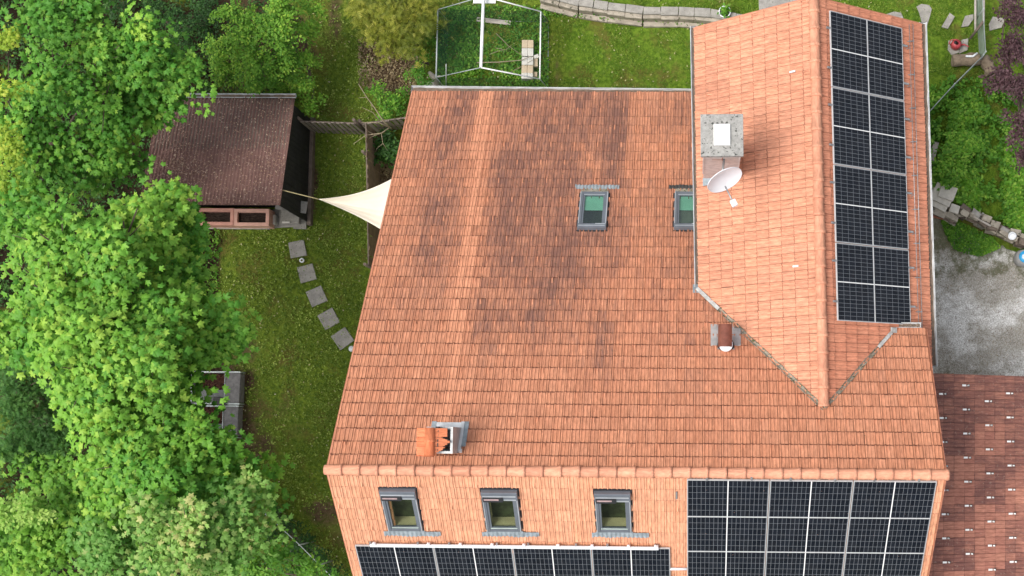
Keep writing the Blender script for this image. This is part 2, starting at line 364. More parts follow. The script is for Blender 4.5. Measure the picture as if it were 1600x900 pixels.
def tile_field(name, parent, mat, o, u, v, U, V, tw, tl, dirt=None, keep=None, cuts=(), seed=1, label=None, holes=(), hooks=None, lap=.026, jw=.03, dj=.055, rib=1.0):
    """interlocking double-trough tiles as ONE mesh. o = upper corner, u across, v down the slope."""
    r = random.Random(seed); n = u.cross(v).normalized()
    if n.z < 0: n = -n
    prof = [(0, .0), (.06, .010), (.14, .011), (.22, .001), (.36, -.002), (.46, .0), (.50, .007), (.56, .007), (.61, .0), (.80, -.002), (.935, .0), (.96, -.007), (1.0, -.007)]
    verts, faces, tint, uvs = [], [], [], []
    rows = int(math.ceil(V / tl)); cols = int(math.ceil(U / tw))
    for j in range(rows):
        v0, v1 = V - (j + 1) * tl, V - j * tl
        v0 = max(v0, 0.0)
        for i in range(cols):
            u0 = i * tw; u1 = min(u0 + tw, U)
            cu, cv = u0 + tw / 2, (v0 + v1) / 2
            p = o + u * cu + v * cv
            if any(a < cu < b and c < cv < d for a, b, c, d in holes): continue
            ju, jv, jh, jt = r.gauss(0, .0022), r.gauss(0, .0045), r.gauss(0, .0018), r.gauss(0, .0035)
            d = dirt(cu, cv) if dirt else 0.0
            t = (1.0 if d < -.3 else r.random() * .95, r.uniform(.9, 1.5) if d < -.3 else r.random(), min(1, max(0, d + r.gauss(0, dj))), 1)
            k0 = len(verts); m = len(prof)
            for (vv, lift) in ((v0 - .012, -.003), (v0 + jw, -.001), (v1 + jv, lap), (v1 + jv + .001, -.02)):
                for a, h in prof:
                    uu = u0 + a * (u1 - u0) + ju; hh = (h * rib if lift > -.01 else 0) + lift + jh + jt * (a - .5)
                    verts.append(o + u * uu + v * vv + n * hh)
            for s in range(m - 1):
                for row in (0, 1, 2):
                    q = (k0 + row * m + s, k0 + row * m + s + 1, k0 + (row + 1) * m + s + 1, k0 + (row + 1) * m + s)
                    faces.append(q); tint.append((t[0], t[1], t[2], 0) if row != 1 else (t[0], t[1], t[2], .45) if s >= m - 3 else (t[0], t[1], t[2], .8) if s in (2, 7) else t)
                    for z in q:
                        w_ = (verts[z] - o); uvs += [w_.dot(u), w_.dot(v)]
            if hooks and hooks(i, j, cu, cv):
                k1 = len(verts); a, b_ = u0 + .31 * tw, u0 + .46 * tw
                for (uu, vv, hh) in ((a, v1 - .15, .018), (b_, v1 - .15, .018), (b_, v1 - .035, .075), (a, v1 - .035, .075), (a, v1 - .012, .02), (b_, v1 - .012, .02), ((a + b_) / 2 , v1 - .05, .10)):
                    verts.append(o + u * uu + v * vv + n * hh)
                for q in ((0, 1, 2, 3), (3, 2, 5, 4), (0, 3, 4), (1, 5, 2), (3, 2, 6)):
                    q = tuple(k1 + x for x in q); faces.append(q); tint.append((t[0], .7, t[2] * .4, 1))
                    for z in q:
                        w_ = (verts[z] - o); uvs += [w_.dot(u), w_.dot(v)]
    me = bpy.data.meshes.new(name)
    me.from_pydata([tuple(x) for x in verts], [], faces)
    ca = me.attributes.new('tint', 'FLOAT_COLOR', 'FACE'); ca.data.foreach_set('color', np.array(tint, 'f').ravel())
    ul = me.uv_layers.new(name='metres'); ul.data.foreach_set('uv', np.array(uvs, 'f'))
    bm = bmesh.new(); bm.from_mesh(me)
    for (co, no) in cuts:
        g = bm.verts[:] + bm.edges[:] + bm.faces[:]
        bmesh.ops.bisect_plane(bm, geom=g, plane_co=co, plane_no=no, dist=1e-5)
    if keep:
        bad = [f for f in bm.faces if not keep(f.calc_center_median())]
        bmesh.ops.delete(bm, geom=bad, context='FACES')
    me2 = bpy.data.meshes.new(name)
    mw = ROOT.get(parent.name)
    if mw: bmesh.ops.transform(bm, matrix=mw.inverted(), verts=bm.verts)
    bm.to_mesh(me2); bm.free(); me2.materials.append(mat)
    ob = bpy.data.objects.new(name, me2); C.objects.link(ob); ob.parent = parent; ROOT[ob.name] = mw
    if label: ob['label'] = label
    return ob
def board(bm, pts, th=.05):
    """roof board: polygon given as 3D points, extruded down by th"""
    a = [bm.verts.new(p) for p in pts]; b = [bm.verts.new(p - Vector((0, 0, th))) for p in pts]
    bm.faces.new(a); bm.faces.new(list(reversed(b)))
    for i in range(len(a)): bm.faces.new((a[i], b[i], b[(i + 1) % len(a)], a[(i + 1) % len(a)]))
def half_round(name, parent, mat, a, b_, rad, pitch, mati=None, up=Vector((0, 0, 1)), flat=.85, end_disc=True, seed=3, wide=1.0):
    """row of tapered half-round ridge tiles from a to b_"""
    r = random.Random(seed); d = b_ - a; Lg = d.length; d.normalize(); side = d.cross(up).normalized(); upv = side.cross(d).normalized()
    k = max(1, round(Lg / pitch)); p = Lg / k; bm = bmesh.new(); seg = 10
    tl = bm.faces.layers.float_color.new('tint'); uvl = bm.loops.layers.uv.new('metres')
    for i in range(k):
        t = (r.random(), r.random(), r.uniform(0, .35), 1); rings = []
        ja = Vector([r.gauss(0, .003) for _ in range(3)])
        stations = ((i * p - .0, rad * .93, 0), (i * p + p * .82, rad, .004), (i * p + p * .85, rad * 1.09, .012), (i * p + p * 1.0, rad * 1.10, .014), (i * p + p * 1.0, rad * .9, -.01))
        for (s, rr, lift) in stations:
            ring = []
            for q in range(seg + 1):
                an = math.pi * q / seg
                ring.append(bm.verts.new(a + d * s + side * math.cos(an) * rr * wide + upv * (math.sin(an) * rr * flat + lift) + ja))
            rings.append(ring)
        for r0, r1 in zip(rings, rings[1:]):
            for q in range(seg):
                f = bm.faces.new((r0[q], r0[q + 1], r1[q + 1], r1[q])); f[tl] = t; f.smooth = True
                for lp in f.loops:
                    w_ = lp.vert.co - a; lp[uvl].uv = (w_.dot(side) * 1.0 + w_.z, w_.dot(d))
        if i in (0, k - 1) and end_disc:
            ring = rings[0] if i == 0 else rings[3]
            f = bm.faces.new(ring); f[tl] = t
            for lp in f.loops: lp[uvl].uv = (0, 0)
    bmesh.ops.recalc_face_normals(bm, faces=bm.faces)
    return child(name, bm, mat, parent)
def gutter(parent, a, b_, rad=.075, mat='zinc_pale', dirtm='gutter_dirt', outward=None):
    """half-round gutter open to the sky with silt, from a to b_"""
    d = (b_ - a).normalized(); side = d.cross(Vector((0, 0, 1))).normalized(); bm = bmesh.new(); L = (b_ - a).length
    prof = [(math.cos(an) * rad, -math.sin(an) * rad) for an in [math.pi * k / 10 for k in range(11)]]
    prof = [(rad + .012, .008), (rad + .012, -.006)] + prof + [(-rad - .012, -.006), (-rad - .012, .008)]
    inner = [(x * .93, z + .006) for x, z in prof[::-1]]
    loop = prof + inner
    ra = [bm.verts.new(a + side * x + Vector((0, 0, z))) for x, z in loop]; rb = [bm.verts.new(b_ + side * x + Vector((0, 0, z))) for x, z in loop]
    k = len(loop)
    for i in range(k): bm.faces.new((ra[i], ra[(i + 1) % k], rb[(i + 1) % k], rb[i]))
    for e, sg in ((a, 1), (b_, -1)):   # stop ends
        ring = [bm.verts.new(e + side * x + Vector((0, 0, z)) + d * sg * .004) for x, z in prof]
        bm.faces.new(ring)
        ring = [bm.verts.new(e + side * x + Vector((0, 0, z)) + d * sg * .012) for x, z in prof]; bm.faces.new(ring)
    g = child('gutter', bm, MT[mat], parent)
    bm = bmesh.new(); steps = 40; last = None
    for i in range(steps + 1):
        p = a + d * (.03 + (L - .06) * i / steps); hz = -rad * .62 + rnd.uniform(-.006, .01)
        ww = math.sqrt(max(1e-4, rad * rad - hz * hz)) * .9
        row = [bm.verts.new(p + side * ww + Vector((0, 0, hz))), bm.verts.new(p + Vector((0, 0, hz + rnd.uniform(-.004, .012)))), bm.verts.new(p - side * ww + Vector((0, 0, hz)))]
        if last:
            bm.faces.new((last[0], row[0], row[1], last[1])); bm.faces.new((last[1], row[1], row[2], last[2]))
        last = row
    child('silt', bm, MT[dirtm], g)
    return g

# ================================================================== THE GROUND
def soil_at(x, y): return 0
SOIL = []   # (x, y, rx, ry, strength)
def soil_px(px, py, rx, ry, s): p = at(px, py, 0); SOIL.append((p.x, p.y, rx / 54, ry / 54, s))
for q in ((325, 430, 16, 90, .9), (330, 520, 25, 60, .7), (510, 800, 40, 26, .6), (535, 850, 28, 46, .4), (200, 750, 200, 300, 1), (90, 250, 250, 350, 1), (605, 268, 20, 26, 1),
          (610, 115, 42, 40, .9), (590, 80, 30, 60, .7), (525, 15, 12, 40, .7), (450, 300, 20, 70, .6), (488, 290, 7, 60, .8), (240, 300, 60, 120, 1), (350, 730, 45, 50, .8), (400, 720, 40, 45, .5),
          (430, 500, 60, 70, .28), (440, 650, 50, 70, .3), (800, 20, 10, 10, .2), (1500, 115, 20, 14, .3), (870, 115, 8, 30, .45), (1045, 110, 30, 22, .35), (930, 70, 30, 18, .22), (1470, 160, 20, 20, .3),
          (1470, 350, 25, 18, .6), (1560, 355, 50, 15, .5), (300, 60, 200, 100, .8), (380, 560, 25, 25, .5)): soil_px(*q)
def soilv(x, y):
    s = 0
    for (a, b, rx, ry, k) in SOIL:
        d = ((x - a) / rx) ** 2 + ((y - b) / ry) ** 2
        if d < 3: s = max(s, k * math.exp(-d * d * .55))
    return min(1, max(0, s * (1 + .9 * mnoise.noise(Vector((x * 1.7, y * 1.7, 3))) + .5 * mnoise.noise(Vector((x * 6, y * 6, 3))))))
def brightv(x, y):
    """how fresh the lawn is: yellower and brighter north of the house and east"""
    b = .15
    if y > 9.0 and x > 4.0: b = .85
    if x > 12.5: b = .9
    return b
def ground_sheet():
    xs = [-80, -50, -30, -20] + [(-16 + .16 * i) for i in range(232)] + [26, 35, 50, 80]
    ys = [-80, -50, -25, -12] + [(-6.5 + .16 * i) for i in range(140)] + [20, 30, 50, 80]
    verts = []; att = []
    for y in ys:
        for x in xs:
            inn = -15 < x < 20.5 and -6 < y < 15.6
            z = (mnoise.noise(Vector((x * .6, y * .6, 0))) * .05 + mnoise.noise(Vector((x * 2.5, y * 2.5, 9))) * .018) if inn else 0
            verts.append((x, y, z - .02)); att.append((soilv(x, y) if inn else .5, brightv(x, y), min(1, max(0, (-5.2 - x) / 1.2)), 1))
    W = len(xs); faces = [(j * W + i, j * W + i + 1, (j + 1) * W + i + 1, (j + 1) * W + i) for j in range(len(ys) - 1) for i in range(W - 1)]
    me = bpy.data.meshes.new('lawn'); me.from_pydata(verts, [], faces)
    a = me.attributes.new('tint', 'FLOAT_COLOR', 'POINT'); a.data.foreach_set('color', np.array(att, 'f').ravel())
    m, n, l, b = newmat('lawn_ground')
    an = n.new('ShaderNodeAttribute'); an.attribute_name = 'tint'; sp = n.new('ShaderNodeSeparateColor'); l.new(an.outputs['Color'], sp.inputs[0])
    tc = n.new('ShaderNodeTexCoord').outputs['Object']
    f1 = noise(n, l, tc, 1.1, 5, .65); f2 = noise(n, l, tc, 9, 5, .7); f3 = noise(n, l, tc, 40, 3, .7)
    dull = mixc(n, l, ramp_out(n, l, f2, .3, .7), (.07, .115, .015), (.21, .285, .034))
    fresh = mixc(n, l, ramp_out(n, l, f2, .3, .7), (.06, .13, .010), (.17, .28, .028))
    g = mixc(n, l, sp.outputs[1], dull, fresh)
    g = mixc(n, l, math_(n, l, 'MULTIPLY', ramp_out(n, l, f1, .48, .66), .7), g, (.15, .115, .035))
    g = mixc(n, l, math_(n, l, 'MULTIPLY', ramp_out(n, l, f3, .62, .75), .5), g, (.28, .30, .07))
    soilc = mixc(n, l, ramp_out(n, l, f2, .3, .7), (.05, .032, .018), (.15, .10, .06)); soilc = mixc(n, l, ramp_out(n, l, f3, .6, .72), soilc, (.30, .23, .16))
    soilc = mixc(n, l, math_(n, l, 'MULTIPLY', sp.outputs[2], .9), soilc, (.022, .015, .009))      # leaf mould under the trees, painted near-black for shade in canopy gaps
    col = mixc(n, l, ramp_out(n, l, math_(n, l, 'ADD', sp.outputs[0], math_(n, l, 'MULTIPLY', math_(n, l, 'SUBTRACT', f2, .5), .6)), .25, .75), g, soilc)
    l.new(col, b.inputs['Base Color']); b.inputs['Roughness'].default_value = .95; b.inputs['Specular IOR Level'].default_value = .1
    bp = n.new('ShaderNodeBump'); bp.inputs['Strength'].default_value = .8; bp.inputs['Distance'].default_value = .05
    l.new(math_(n, l, 'ADD', f2, f3), bp.inputs['Height']); l.new(bp.outputs[0], b.inputs['Normal'])
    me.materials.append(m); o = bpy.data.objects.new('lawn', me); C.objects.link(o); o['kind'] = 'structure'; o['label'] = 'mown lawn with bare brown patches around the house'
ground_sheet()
def inpoly(x, y, P):
    c = False; j = len(P) - 1
    for i in range(len(P)):
        if (P[i][1] > y) != (P[j][1] > y) and x < (P[j][0] - P[i][0]) * (y - P[i][1]) / (P[j][1] - P[i][1]) + P[i][0]: c = not c
        j = i
    return c
# gravel drive on the right
DRIVE = [at(a, b, 0).to_2d() for a, b in ((1400, 330), (1452, 338), (1480, 344), (1520, 360), (1560, 382), (1600, 402), (1640, 415), (1760, 440), (1760, 700), (1400, 700))]
def drive():
    P = []
    for i in range(len(DRIVE)):
        a, b = DRIVE[i], DRIVE[(i + 1) % len(DRIVE)]; k = max(2, int((b - a).length / .12))
        for q in range(k):
            p = a.lerp(b, q / k); P.append((p.x + rnd.uniform(-.07, .07), p.y + rnd.uniform(-.07, .07)))
    bm = N(); prism(bm, P, -.06, .055)
    m, n, l, b = newmat('gravel'); tc = n.new('ShaderNodeTexCoord').outputs['Object']
    f = noise(n, l, tc, 1.0, 6, .65); f2 = noise(n, l, tc, 30, 4, .8); f3 = noise(n, l, tc, .55, 3, .5)
    col = mixc(n, l, ramp_out(n, l, f, .42, .62), (.44, .42, .38), (.80, .80, .79))
    col = mixc(n, l, ramp_out(n, l, f2, .35, .7), mixc(n, l, 1.0, col, (.55, .53, .5), 'MULTIPLY'), mixc(n, l, 1.0, col, (1.25, 1.25, 1.25), 'MULTIPLY'))
    sxyz = n.new('ShaderNodeSeparateXYZ'); l.new(tc, sxyz.inputs[0])
    edge = noise(n, l, tc, 2.2, 5, .7); moss = math_(n, l, 'ADD', edge, math_(n, l, 'MULTIPLY', math_(n, l, 'ABSOLUTE', math_(n, l, 'SUBTRACT', sxyz.outputs[1], 4.0)), .15))
    mo = mixc(n, l, f2, (.04, .05, .012), (.13, .13, .05))
    col = mixc(n, l, math_(n, l, 'MULTIPLY', ramp_out(n, l, moss, .70, .88), .8), col, mo)
    l.new(col, b.inputs['Base Color']); b.inputs['Roughness'].default_value = .95
    bp = n.new('ShaderNodeBump'); bp.inputs['Strength'].default_value = .7; bp.inputs['Distance'].default_value = .03; l.new(f2, bp.inputs['Height']); l.new(bp.outputs[0], b.inputs['Normal'])
    o = child('gravel_driveway', bm, m, None); tag(o, 'grey gravel drive beside the house', None, None, 'structure')
drive()

# ================================================================== THE HOUSE
house = thing('house', 'large house with orange clay tile roof, cross wing and white chimney cap', 'house', (6.8, 3, 0))
# walls
bm = N(); prism(bm, [(XL + .35, -7.2), (XR - .35, -7.2), (XR - .35, YN - .45), (XL + .35, YN - .45)], -.1, zN(YN) - .25)
child('wall', bm, MT['plaster'], house)
for x0, x1 in ((XL + .35, XL + .60), (XR - .60, XR - .35)):     # gable walls
    bm = N()
    zt = zN(YN) - .25; pr = [(YN - .45, zt + .002), (YN - .45, zN(YN - .45) - .14), (0, G - .14), (-7.2, G - 7.2 * TS - .14), (-7.2, zt + .002)]
    if G - 7.2 * TS - .14 < zt: pr = [(YN - .45, zt + .002), (YN - .45, zN(YN - .45) - .14), (0, G - .14), (-(G - .14 - zt) / TS, zt + .002)]
    if x0 > 5: pr = [(2.9, zt + .002), (2.9, zN(2.9) - .14), (0, G - .14), (-(G - .14 - zt) / TS, zt + .002)]
    a = [bm.verts.new((x0, y, z)) for y, z in pr]; b_ = [bm.verts.new((x1, y, z)) for y, z in pr]
    bm.faces.new(a); bm.faces.new(list(reversed(b_)))
    for i in range(len(a)): bm.faces.new((a[i], a[(i + 1) % len(a)], b_[(i + 1) % len(a)], b_[i]))
    child('gable_wall', bm, MT['plaster'], house)
bm = N(); P4 = [Wp(-WW + .3, 3.0, 0), Wp(WE - .3, 3.0, 0), Wp(WE - .3, WYT - .3, 0), Wp(-WW + .3, WYT - .3, 0)]
zt = WZ - (WE - .3) * TW - .12
for y in (3.0, WYT - .3):
    pass
a = []
sec = [(-WW + .3, -.1), (WE - .3, -.1), (WE - .3, zt), (0, WZ - .14), (-WW + .3, WZ - (WW - .3) * TW - .12)]
ra = [bm.verts.new(Wp(x, 3.0, z)) for x, z in sec]; rb = [bm.verts.new(Wp(x, WYT - .3, z)) for x, z in sec]
bm.faces.new(ra); bm.faces.new(list(reversed(rb)))
for i in range(5): bm.faces.new((ra[i], rb[i], rb[(i + 1) % 5], ra[(i + 1) % 5]))
child('wing_wall', bm, MT['plaster'], house)

# directions
uN, vN = Vector((1, 0, 0)), Vector((0, math.cos(AM), -math.sin(AM)))
uS, vS = Vector((1, 0, 0)), Vector((0, -math.cos(AS), -math.sin(AS)))
ydir = Vector((-sw, cw, 0)); xdir = Vector((cw, sw, 0))
vW = Vector((-cw * math.cos(AW), -sw * math.cos(AW), -math.sin(AW))); vE = Vector((cw * math.cos(AW), sw * math.cos(AW), -math.sin(AW)))
nN = Vector((0, math.sin(AM), math.cos(AM))); nS = Vector((0, -math.sin(AS), math.cos(AS)))
nW = Vector((-cw * math.sin(AW), -sw * math.sin(AW), math.cos(AW))); nE = Vector((cw * math.sin(AW), sw * math.sin(AW), math.cos(AW)))
oMain = Vector((XL, 0, G)); LN = YN / math.cos(AM); LS = 7.6 / math.cos(AS)
def inwin(c, n_, o_, u_, v_): return ((c - o_).dot(u_), (c - o_).dot(v_))
# skylights: (slope, centre u, centre v, width, length)
def uvof(px, py, o_, n_, u_, v_, lift=.09):
    p = at_plane(px, py, o_ + n_ * lift, n_); q = p - o_; return q.dot(u_), q.dot(v_)
SKY_N = []; SKY_S = []
for (px0, py0, px1, py1) in ((903, 297, 946, 358), (1053, 297, 1098, 358)):
    a, b_ = uvof((px0 + px1) / 2, py1, oMain, nN, uN, vN), uvof((px0 + px1) / 2, py0 + 3, oMain, nN, uN, vN)
    SKY_N.append((a[0], (a[1] + b_[1]) / 2, .70, b_[1] - a[1]))
for (px0, py0, px1, py1) in ((593, 765, 660, 829), (754, 767, 815, 830), (930, 769, 987, 831)):
    a = uvof((593 + 651) / 2 if px0 < 600 else (753 + 807) / 2 if px0 < 800 else (930 + 984) / 2, py0, oMain, nS, uS, vS)
    b_ = uvof((a[0] * 0 + px1 - 27), py1, oMain, nS, uS, vS)
    SKY_S.append(((a[0] + b_[0]) / 2, (a[1] + b_[1]) / 2, .76, b_[1] - a[1]))
def hole(s, m_=.07): return (s[0] - s[2] / 2 + m_, s[0] + s[2] / 2 - m_, s[1] - s[3] / 2 + m_, s[1] + s[3] / 2 - m_)

def dirtN(u, v):
    y = v / LN
    def band(c, w_, k): return k * math.exp(-((u - c) / w_) ** 4)
    X = u + .2 * math.sin(v * .5)
    d = 0.10 + .09 * min(1, max(0, (v - 3) / 3))
    d += band(1.42 + .05 * y, .75, .26) * min(1, max(0, (v - 3.0) / 3))
    d += band(3.55, 1.15, .28) * min(1, max(0, (v - 1.5) / 2.5))
    d += band(4.8, .8, .17) * min(1, max(0, (v - 1.5) / 2.5))
    d += band(5.65, .30, .42) * (1 if (v > 8.6 or 2.6 < v < 4.2) else .3)
    d += band(7.9, .9, .14)
    d -= band(2.42 - .035 * v, .36, .22)
    d += .20 * zone_noise(u, v, .8, 5) + .10 * zone_noise(u * 1.6, v * .5, 1.0, 2)
    d += .16 * min(1, v / 6) - (.16 if v < 2.2 else .16 * max(0, 1 - (v - 2.2) / 2))
    if u < 1.1: d -= .12
    if abs(u - (2.42 - .035 * v)) < .17 + .16 * zone_noise(u * 3, v * 2.5, 1.0, 31) and v > .6: return -.4      # strip of paler replacement tiles
    return d * .78
def dirtS(u, v): return .10 + .25 * zone_noise(u, v, .9, 1)
def dirtW(u, v): return .12 + .3 * zone_noise(u, v, .9, 11) + (.15 if v > 2.4 else 0)
cxv = Vector((0, 0, 0))
vaL_n = (Wp(0, 0, 0) - Wp(0, 0, 0))
# vertical planes used as cuts
Jy = (G - WZ) / TN
def valley_pt(dx):
    """point of the valley where wing slope at offset dx meets the main north slope"""
    z = WZ - abs(dx) * TW; y = (G - z) / TN
    # solve along the wing frame so that world y equals y
    yy = (y - 5 - dx * sw) / cw + 5
    return Wp(dx, yy, z)
J = valley_pt(0); VL = valley_pt(-WW); VR = valley_pt(WI)
def vplane(p, q): d = (q - p); d.z = 0; return (p, Vector((d.y, -d.x, 0)).normalized())
cutL, cutR = vplane(J, VL), vplane(J, VR)
def side(p, q, c): return (q.x - p.x) * (c.y - p.y) - (q.y - p.y) * (c.x - p.x)
wallW = -WW + .32
cut_wallW = (Wp(wallW, 0, 0), xdir)
def keepN(c):
    if c.x > XR + .01 or c.x < XL - .02: return False
    dx, wy = Winv(c)
    if dx < wallW: return True
    zw = WZ - abs(dx) * TW
    if dx <= WI + .03: return side(J, VL, c) > 0 if dx < 0 else side(J, VR, c) < 0
    return c.y < VN_ + .03
# side() sign check for points south of the valleys
sL = side(J, VL, Vector((WX - 1, 0, 0))); sR = side(J, VR, Vector((WX + 1, 0, 0)))
def keepN(c):
    if c.x > XR + .01 or c.x < XL - .02: return False
    dx, wy = Winv(c)
    if dx < wallW: return True
    if dx < 0: return side(J, VL, c) * sL > 0
    if dx <= WI + .05: return side(J, VR, c) * sR > 0
    return c.y < VN_ + .04
VNcut = (Vector((0, VN_ + .04, 0)), Vector((0, 1, 0)))
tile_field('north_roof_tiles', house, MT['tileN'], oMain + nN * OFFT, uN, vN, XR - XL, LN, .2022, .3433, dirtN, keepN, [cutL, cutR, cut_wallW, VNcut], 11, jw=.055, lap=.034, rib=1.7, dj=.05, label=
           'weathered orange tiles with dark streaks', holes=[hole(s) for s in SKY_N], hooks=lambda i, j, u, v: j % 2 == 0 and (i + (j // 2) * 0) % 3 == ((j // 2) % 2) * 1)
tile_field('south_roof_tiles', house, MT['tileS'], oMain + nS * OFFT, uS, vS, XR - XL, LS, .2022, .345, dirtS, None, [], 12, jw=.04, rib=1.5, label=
           'clean salmon tiles', holes=[hole(s) for s in SKY_S], hooks=lambda i, j, u, v: j % 2 == 0 and i % 6 == ((j // 2) % 2) * 3)
# wing
LWs, LEs = WW / math.cos(AW), WE / math.cos(AW)
oW = Wp(0, WYT, WZ)
def keepW(c):
    dx, wy = Winv(c); return side(J, VL, c) * sL < 0 or wy > valley_pt(-WW).y + .3
def keepE(c):
    dx, wy = Winv(c)
    if dx < WI: return side(J, VR, c) * sR < 0
    if c.x < XR + .03: return c.y > VN_ - .12
    return c.y > EYS
cE1 = (Vector((XR + .03, 0, 0)), Vector((1, 0, 0))); cE2 = (Vector((0, VN_ - .12, 0)), Vector((0, 1, 0))); cE3 = (Vector((0, EYS, 0)), Vector((0, 1, 0))); cE4 = (Wp(WI, 0, 0), xdir)
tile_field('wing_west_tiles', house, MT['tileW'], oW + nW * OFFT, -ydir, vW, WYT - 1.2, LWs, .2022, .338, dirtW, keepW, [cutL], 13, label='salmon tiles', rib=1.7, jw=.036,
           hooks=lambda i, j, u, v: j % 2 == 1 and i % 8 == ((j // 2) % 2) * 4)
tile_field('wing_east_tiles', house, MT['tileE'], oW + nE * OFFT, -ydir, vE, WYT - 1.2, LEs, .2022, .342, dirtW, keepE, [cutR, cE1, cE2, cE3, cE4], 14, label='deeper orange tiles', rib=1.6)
# roof boards under the tiles (three slopes; openings for the skylights left free)
def slab_on(bm, o_, u_, v_, n_, u0, u1, v0, v1, h0, h1, mi=0):
    p = [o_ + u_ * a + v_ * b for a, b in ((u0, v0), (u1, v0), (u1, v1), (u0, v1))]
    lo = [bm.verts.new(q + n_ * h0) for q in p]; hi = [bm.verts.new(q + n_ * h1) for q in p]
    for f in (list(hi), list(reversed(lo))): bm.faces.new(f).material_index = mi
    for i in range(4): bm.faces.new((lo[i], lo[(i + 1) % 4], hi[(i + 1) % 4], hi[i])).material_index = mi
    return lo + hi
def boards_with_holes(bm, o_, u_, v_, n_, U, V, holes, h0, h1):
    us = sorted({0, U, *[h[0] for h in holes], *[h[1] for h in holes]})
    for a, b in zip(us, us[1:]):
        hs = sorted([h for h in holes if h[0] <= a + 1e-6 and h[1] >= b - 1e-6], key=lambda h: h[2]); v0 = 0
        for h in hs: slab_on(bm, o_, u_, v_, n_, a, b, v0, h[2], h0, h1); v0 = h[3]
        slab_on(bm, o_, u_, v_, n_, a, b, v0, V, h0, h1)
bm = N()
boards_with_holes(bm, oMain, uN, vN, nN, WX - WW + .25 - XL, LN - .06, [hole(s) for s in SKY_N[:1]], -.06, .0)
slab_on(bm, oMain, uN, vN, nN, WX - WW + .25 - XL, XR - XL, 0.05, (VN_ - .02) / math.cos(AM), -.06, 0)
child('roof_boards', bm, MT['old_wood'], house)
bm = N(); boards_with_holes(bm, oMain - vS * 0, uS, vS, nS, XR - XL, LS - .05, [hole(s) for s in SKY_S], -.07, -.003); child('roof_boards', bm, MT['old_wood'], house)
bm = N()
for (v_, n_, L_, x_) in ((vW, nW, LWs, -1), (vE, nE, LEs, 1)):
    pts = [Wp(0, WYT - .03, WZ - .02), Wp(x_ * (L_ - .05) * math.cos(AW), WYT - .03, WZ - (L_ - .05) * math.sin(AW) - .02)]
    if x_ < 0: pts += [valley_pt(-WW + .05) - Vector((0, 0, .02)), J - Vector((0, 0, .02))]
    else: pts += [Wp(x_ * (L_ - .05) * math.cos(AW), 2.6, WZ - (L_ - .05) * math.sin(AW) - .02), Wp(WI, 3.1, WZ - WI * TW - .02), valley_pt(WI) - Vector((0, 0, .02)), J - Vector((0, 0, .02))]
    board(bm, pts, .06)
child('roof_boards', bm, MT['old_wood'], house)
# ridges
half_round('ridge_tiles', house, MT['ridge'], Vector((XL - .05, 0, G + .015)), Vector((XR + .06, 0, G + .01)), .112, .383, seed=5, flat=1.0)
half_round('ridge_tiles', house, MT['ridge'], Wp(0, WYT + .02, WZ + .03), J + ydir * .05 + Vector((0, 0, .03)), .118, .38, seed=6, flat=1.0)
# verge boards on the two gables and the wing's north gable
for x in (XL - .012, XR + .012):
    for (v_, n_, L_) in ((vN, nN, LN if x < 5 else VN_ / math.cos(AM)), (vS, nS, LS)):
        bm = N(); o_ = Vector((x, 0, G)); slab_on(bm, o_, uN, v_, n_, -.012, .012, .04, L_, -.12, .03); child('verge_board', bm, MT['tileE'], house)
for (v_, n_, L_) in ((vW, nW, LWs), (vE, nE, LEs)):
    bm = N(); slab_on(bm, Wp(0, WYT + .012, WZ), ydir, v_, n_, -.012, .012, .05, L_, -.12, .035); child('verge_board', bm, MT['tileE'], house)
# gutters
ge = Vector((XL - .03, YN + .10, zN(YN) + .02)); gutter(house, ge, Wp(-WW + .25, YN + .1, zN(YN) + .02) , .085, 'zinc_pale')
zw = WZ - WW * TW
gutter(house, Wp(-WW - .035, VL.y - .02, zw + .0), Wp(-WW - .035, WYT + .06, zw + .0), .078, 'zinc_pale')
ze = WZ - WE * TW
gutter(house, Wp(WE + .075, EYS + .0, ze + .0), Wp(WE + .075, WYT + .05, ze + .0), .080, 'zinc_pale')
gutter(house, Vector((VR.x + .1, VN_ + .1, zN(VN_) + .01)), Vector((XR - .1, VN_ + .1, zN(VN_) + .01)), .055, 'zinc_pale')
# valley flashings: a shallow metal trough with upstanding edges
def valley(a, b_, wd, mat, edge):
    d = (b_ - a).normalized(); s = d.cross(Vector((0, 0, 1))).normalized(); bm = N(); k = 24; last = None
    for i in range(k + 1):
        p = a.lerp(b_, i / k); j = rnd.uniform(-.008, .008)
        row = [bm.verts.new(p + s * (x * wd + j) + Vector((0, 0, z))) for x, z in ((-1, .075), (-.85, .085), (-.3, .045), (0, .035), (.3, .045), (.85, .085), (1, .075))]
        if last:
            for q in range(6): bm.faces.new((last[q], row[q], row[q + 1], last[q + 1]))
        last = row
    child('valley_flashing', bm, mat, house)
valley(J + Vector((0, 0, .03)), VL + Vector((0, 0, .03)), .05, MT['moss_metal'], None)
valley(J + Vector((0, 0, .03)), VR + Vector((0, 0, .03)), .045, MT['moss_metal'], None)
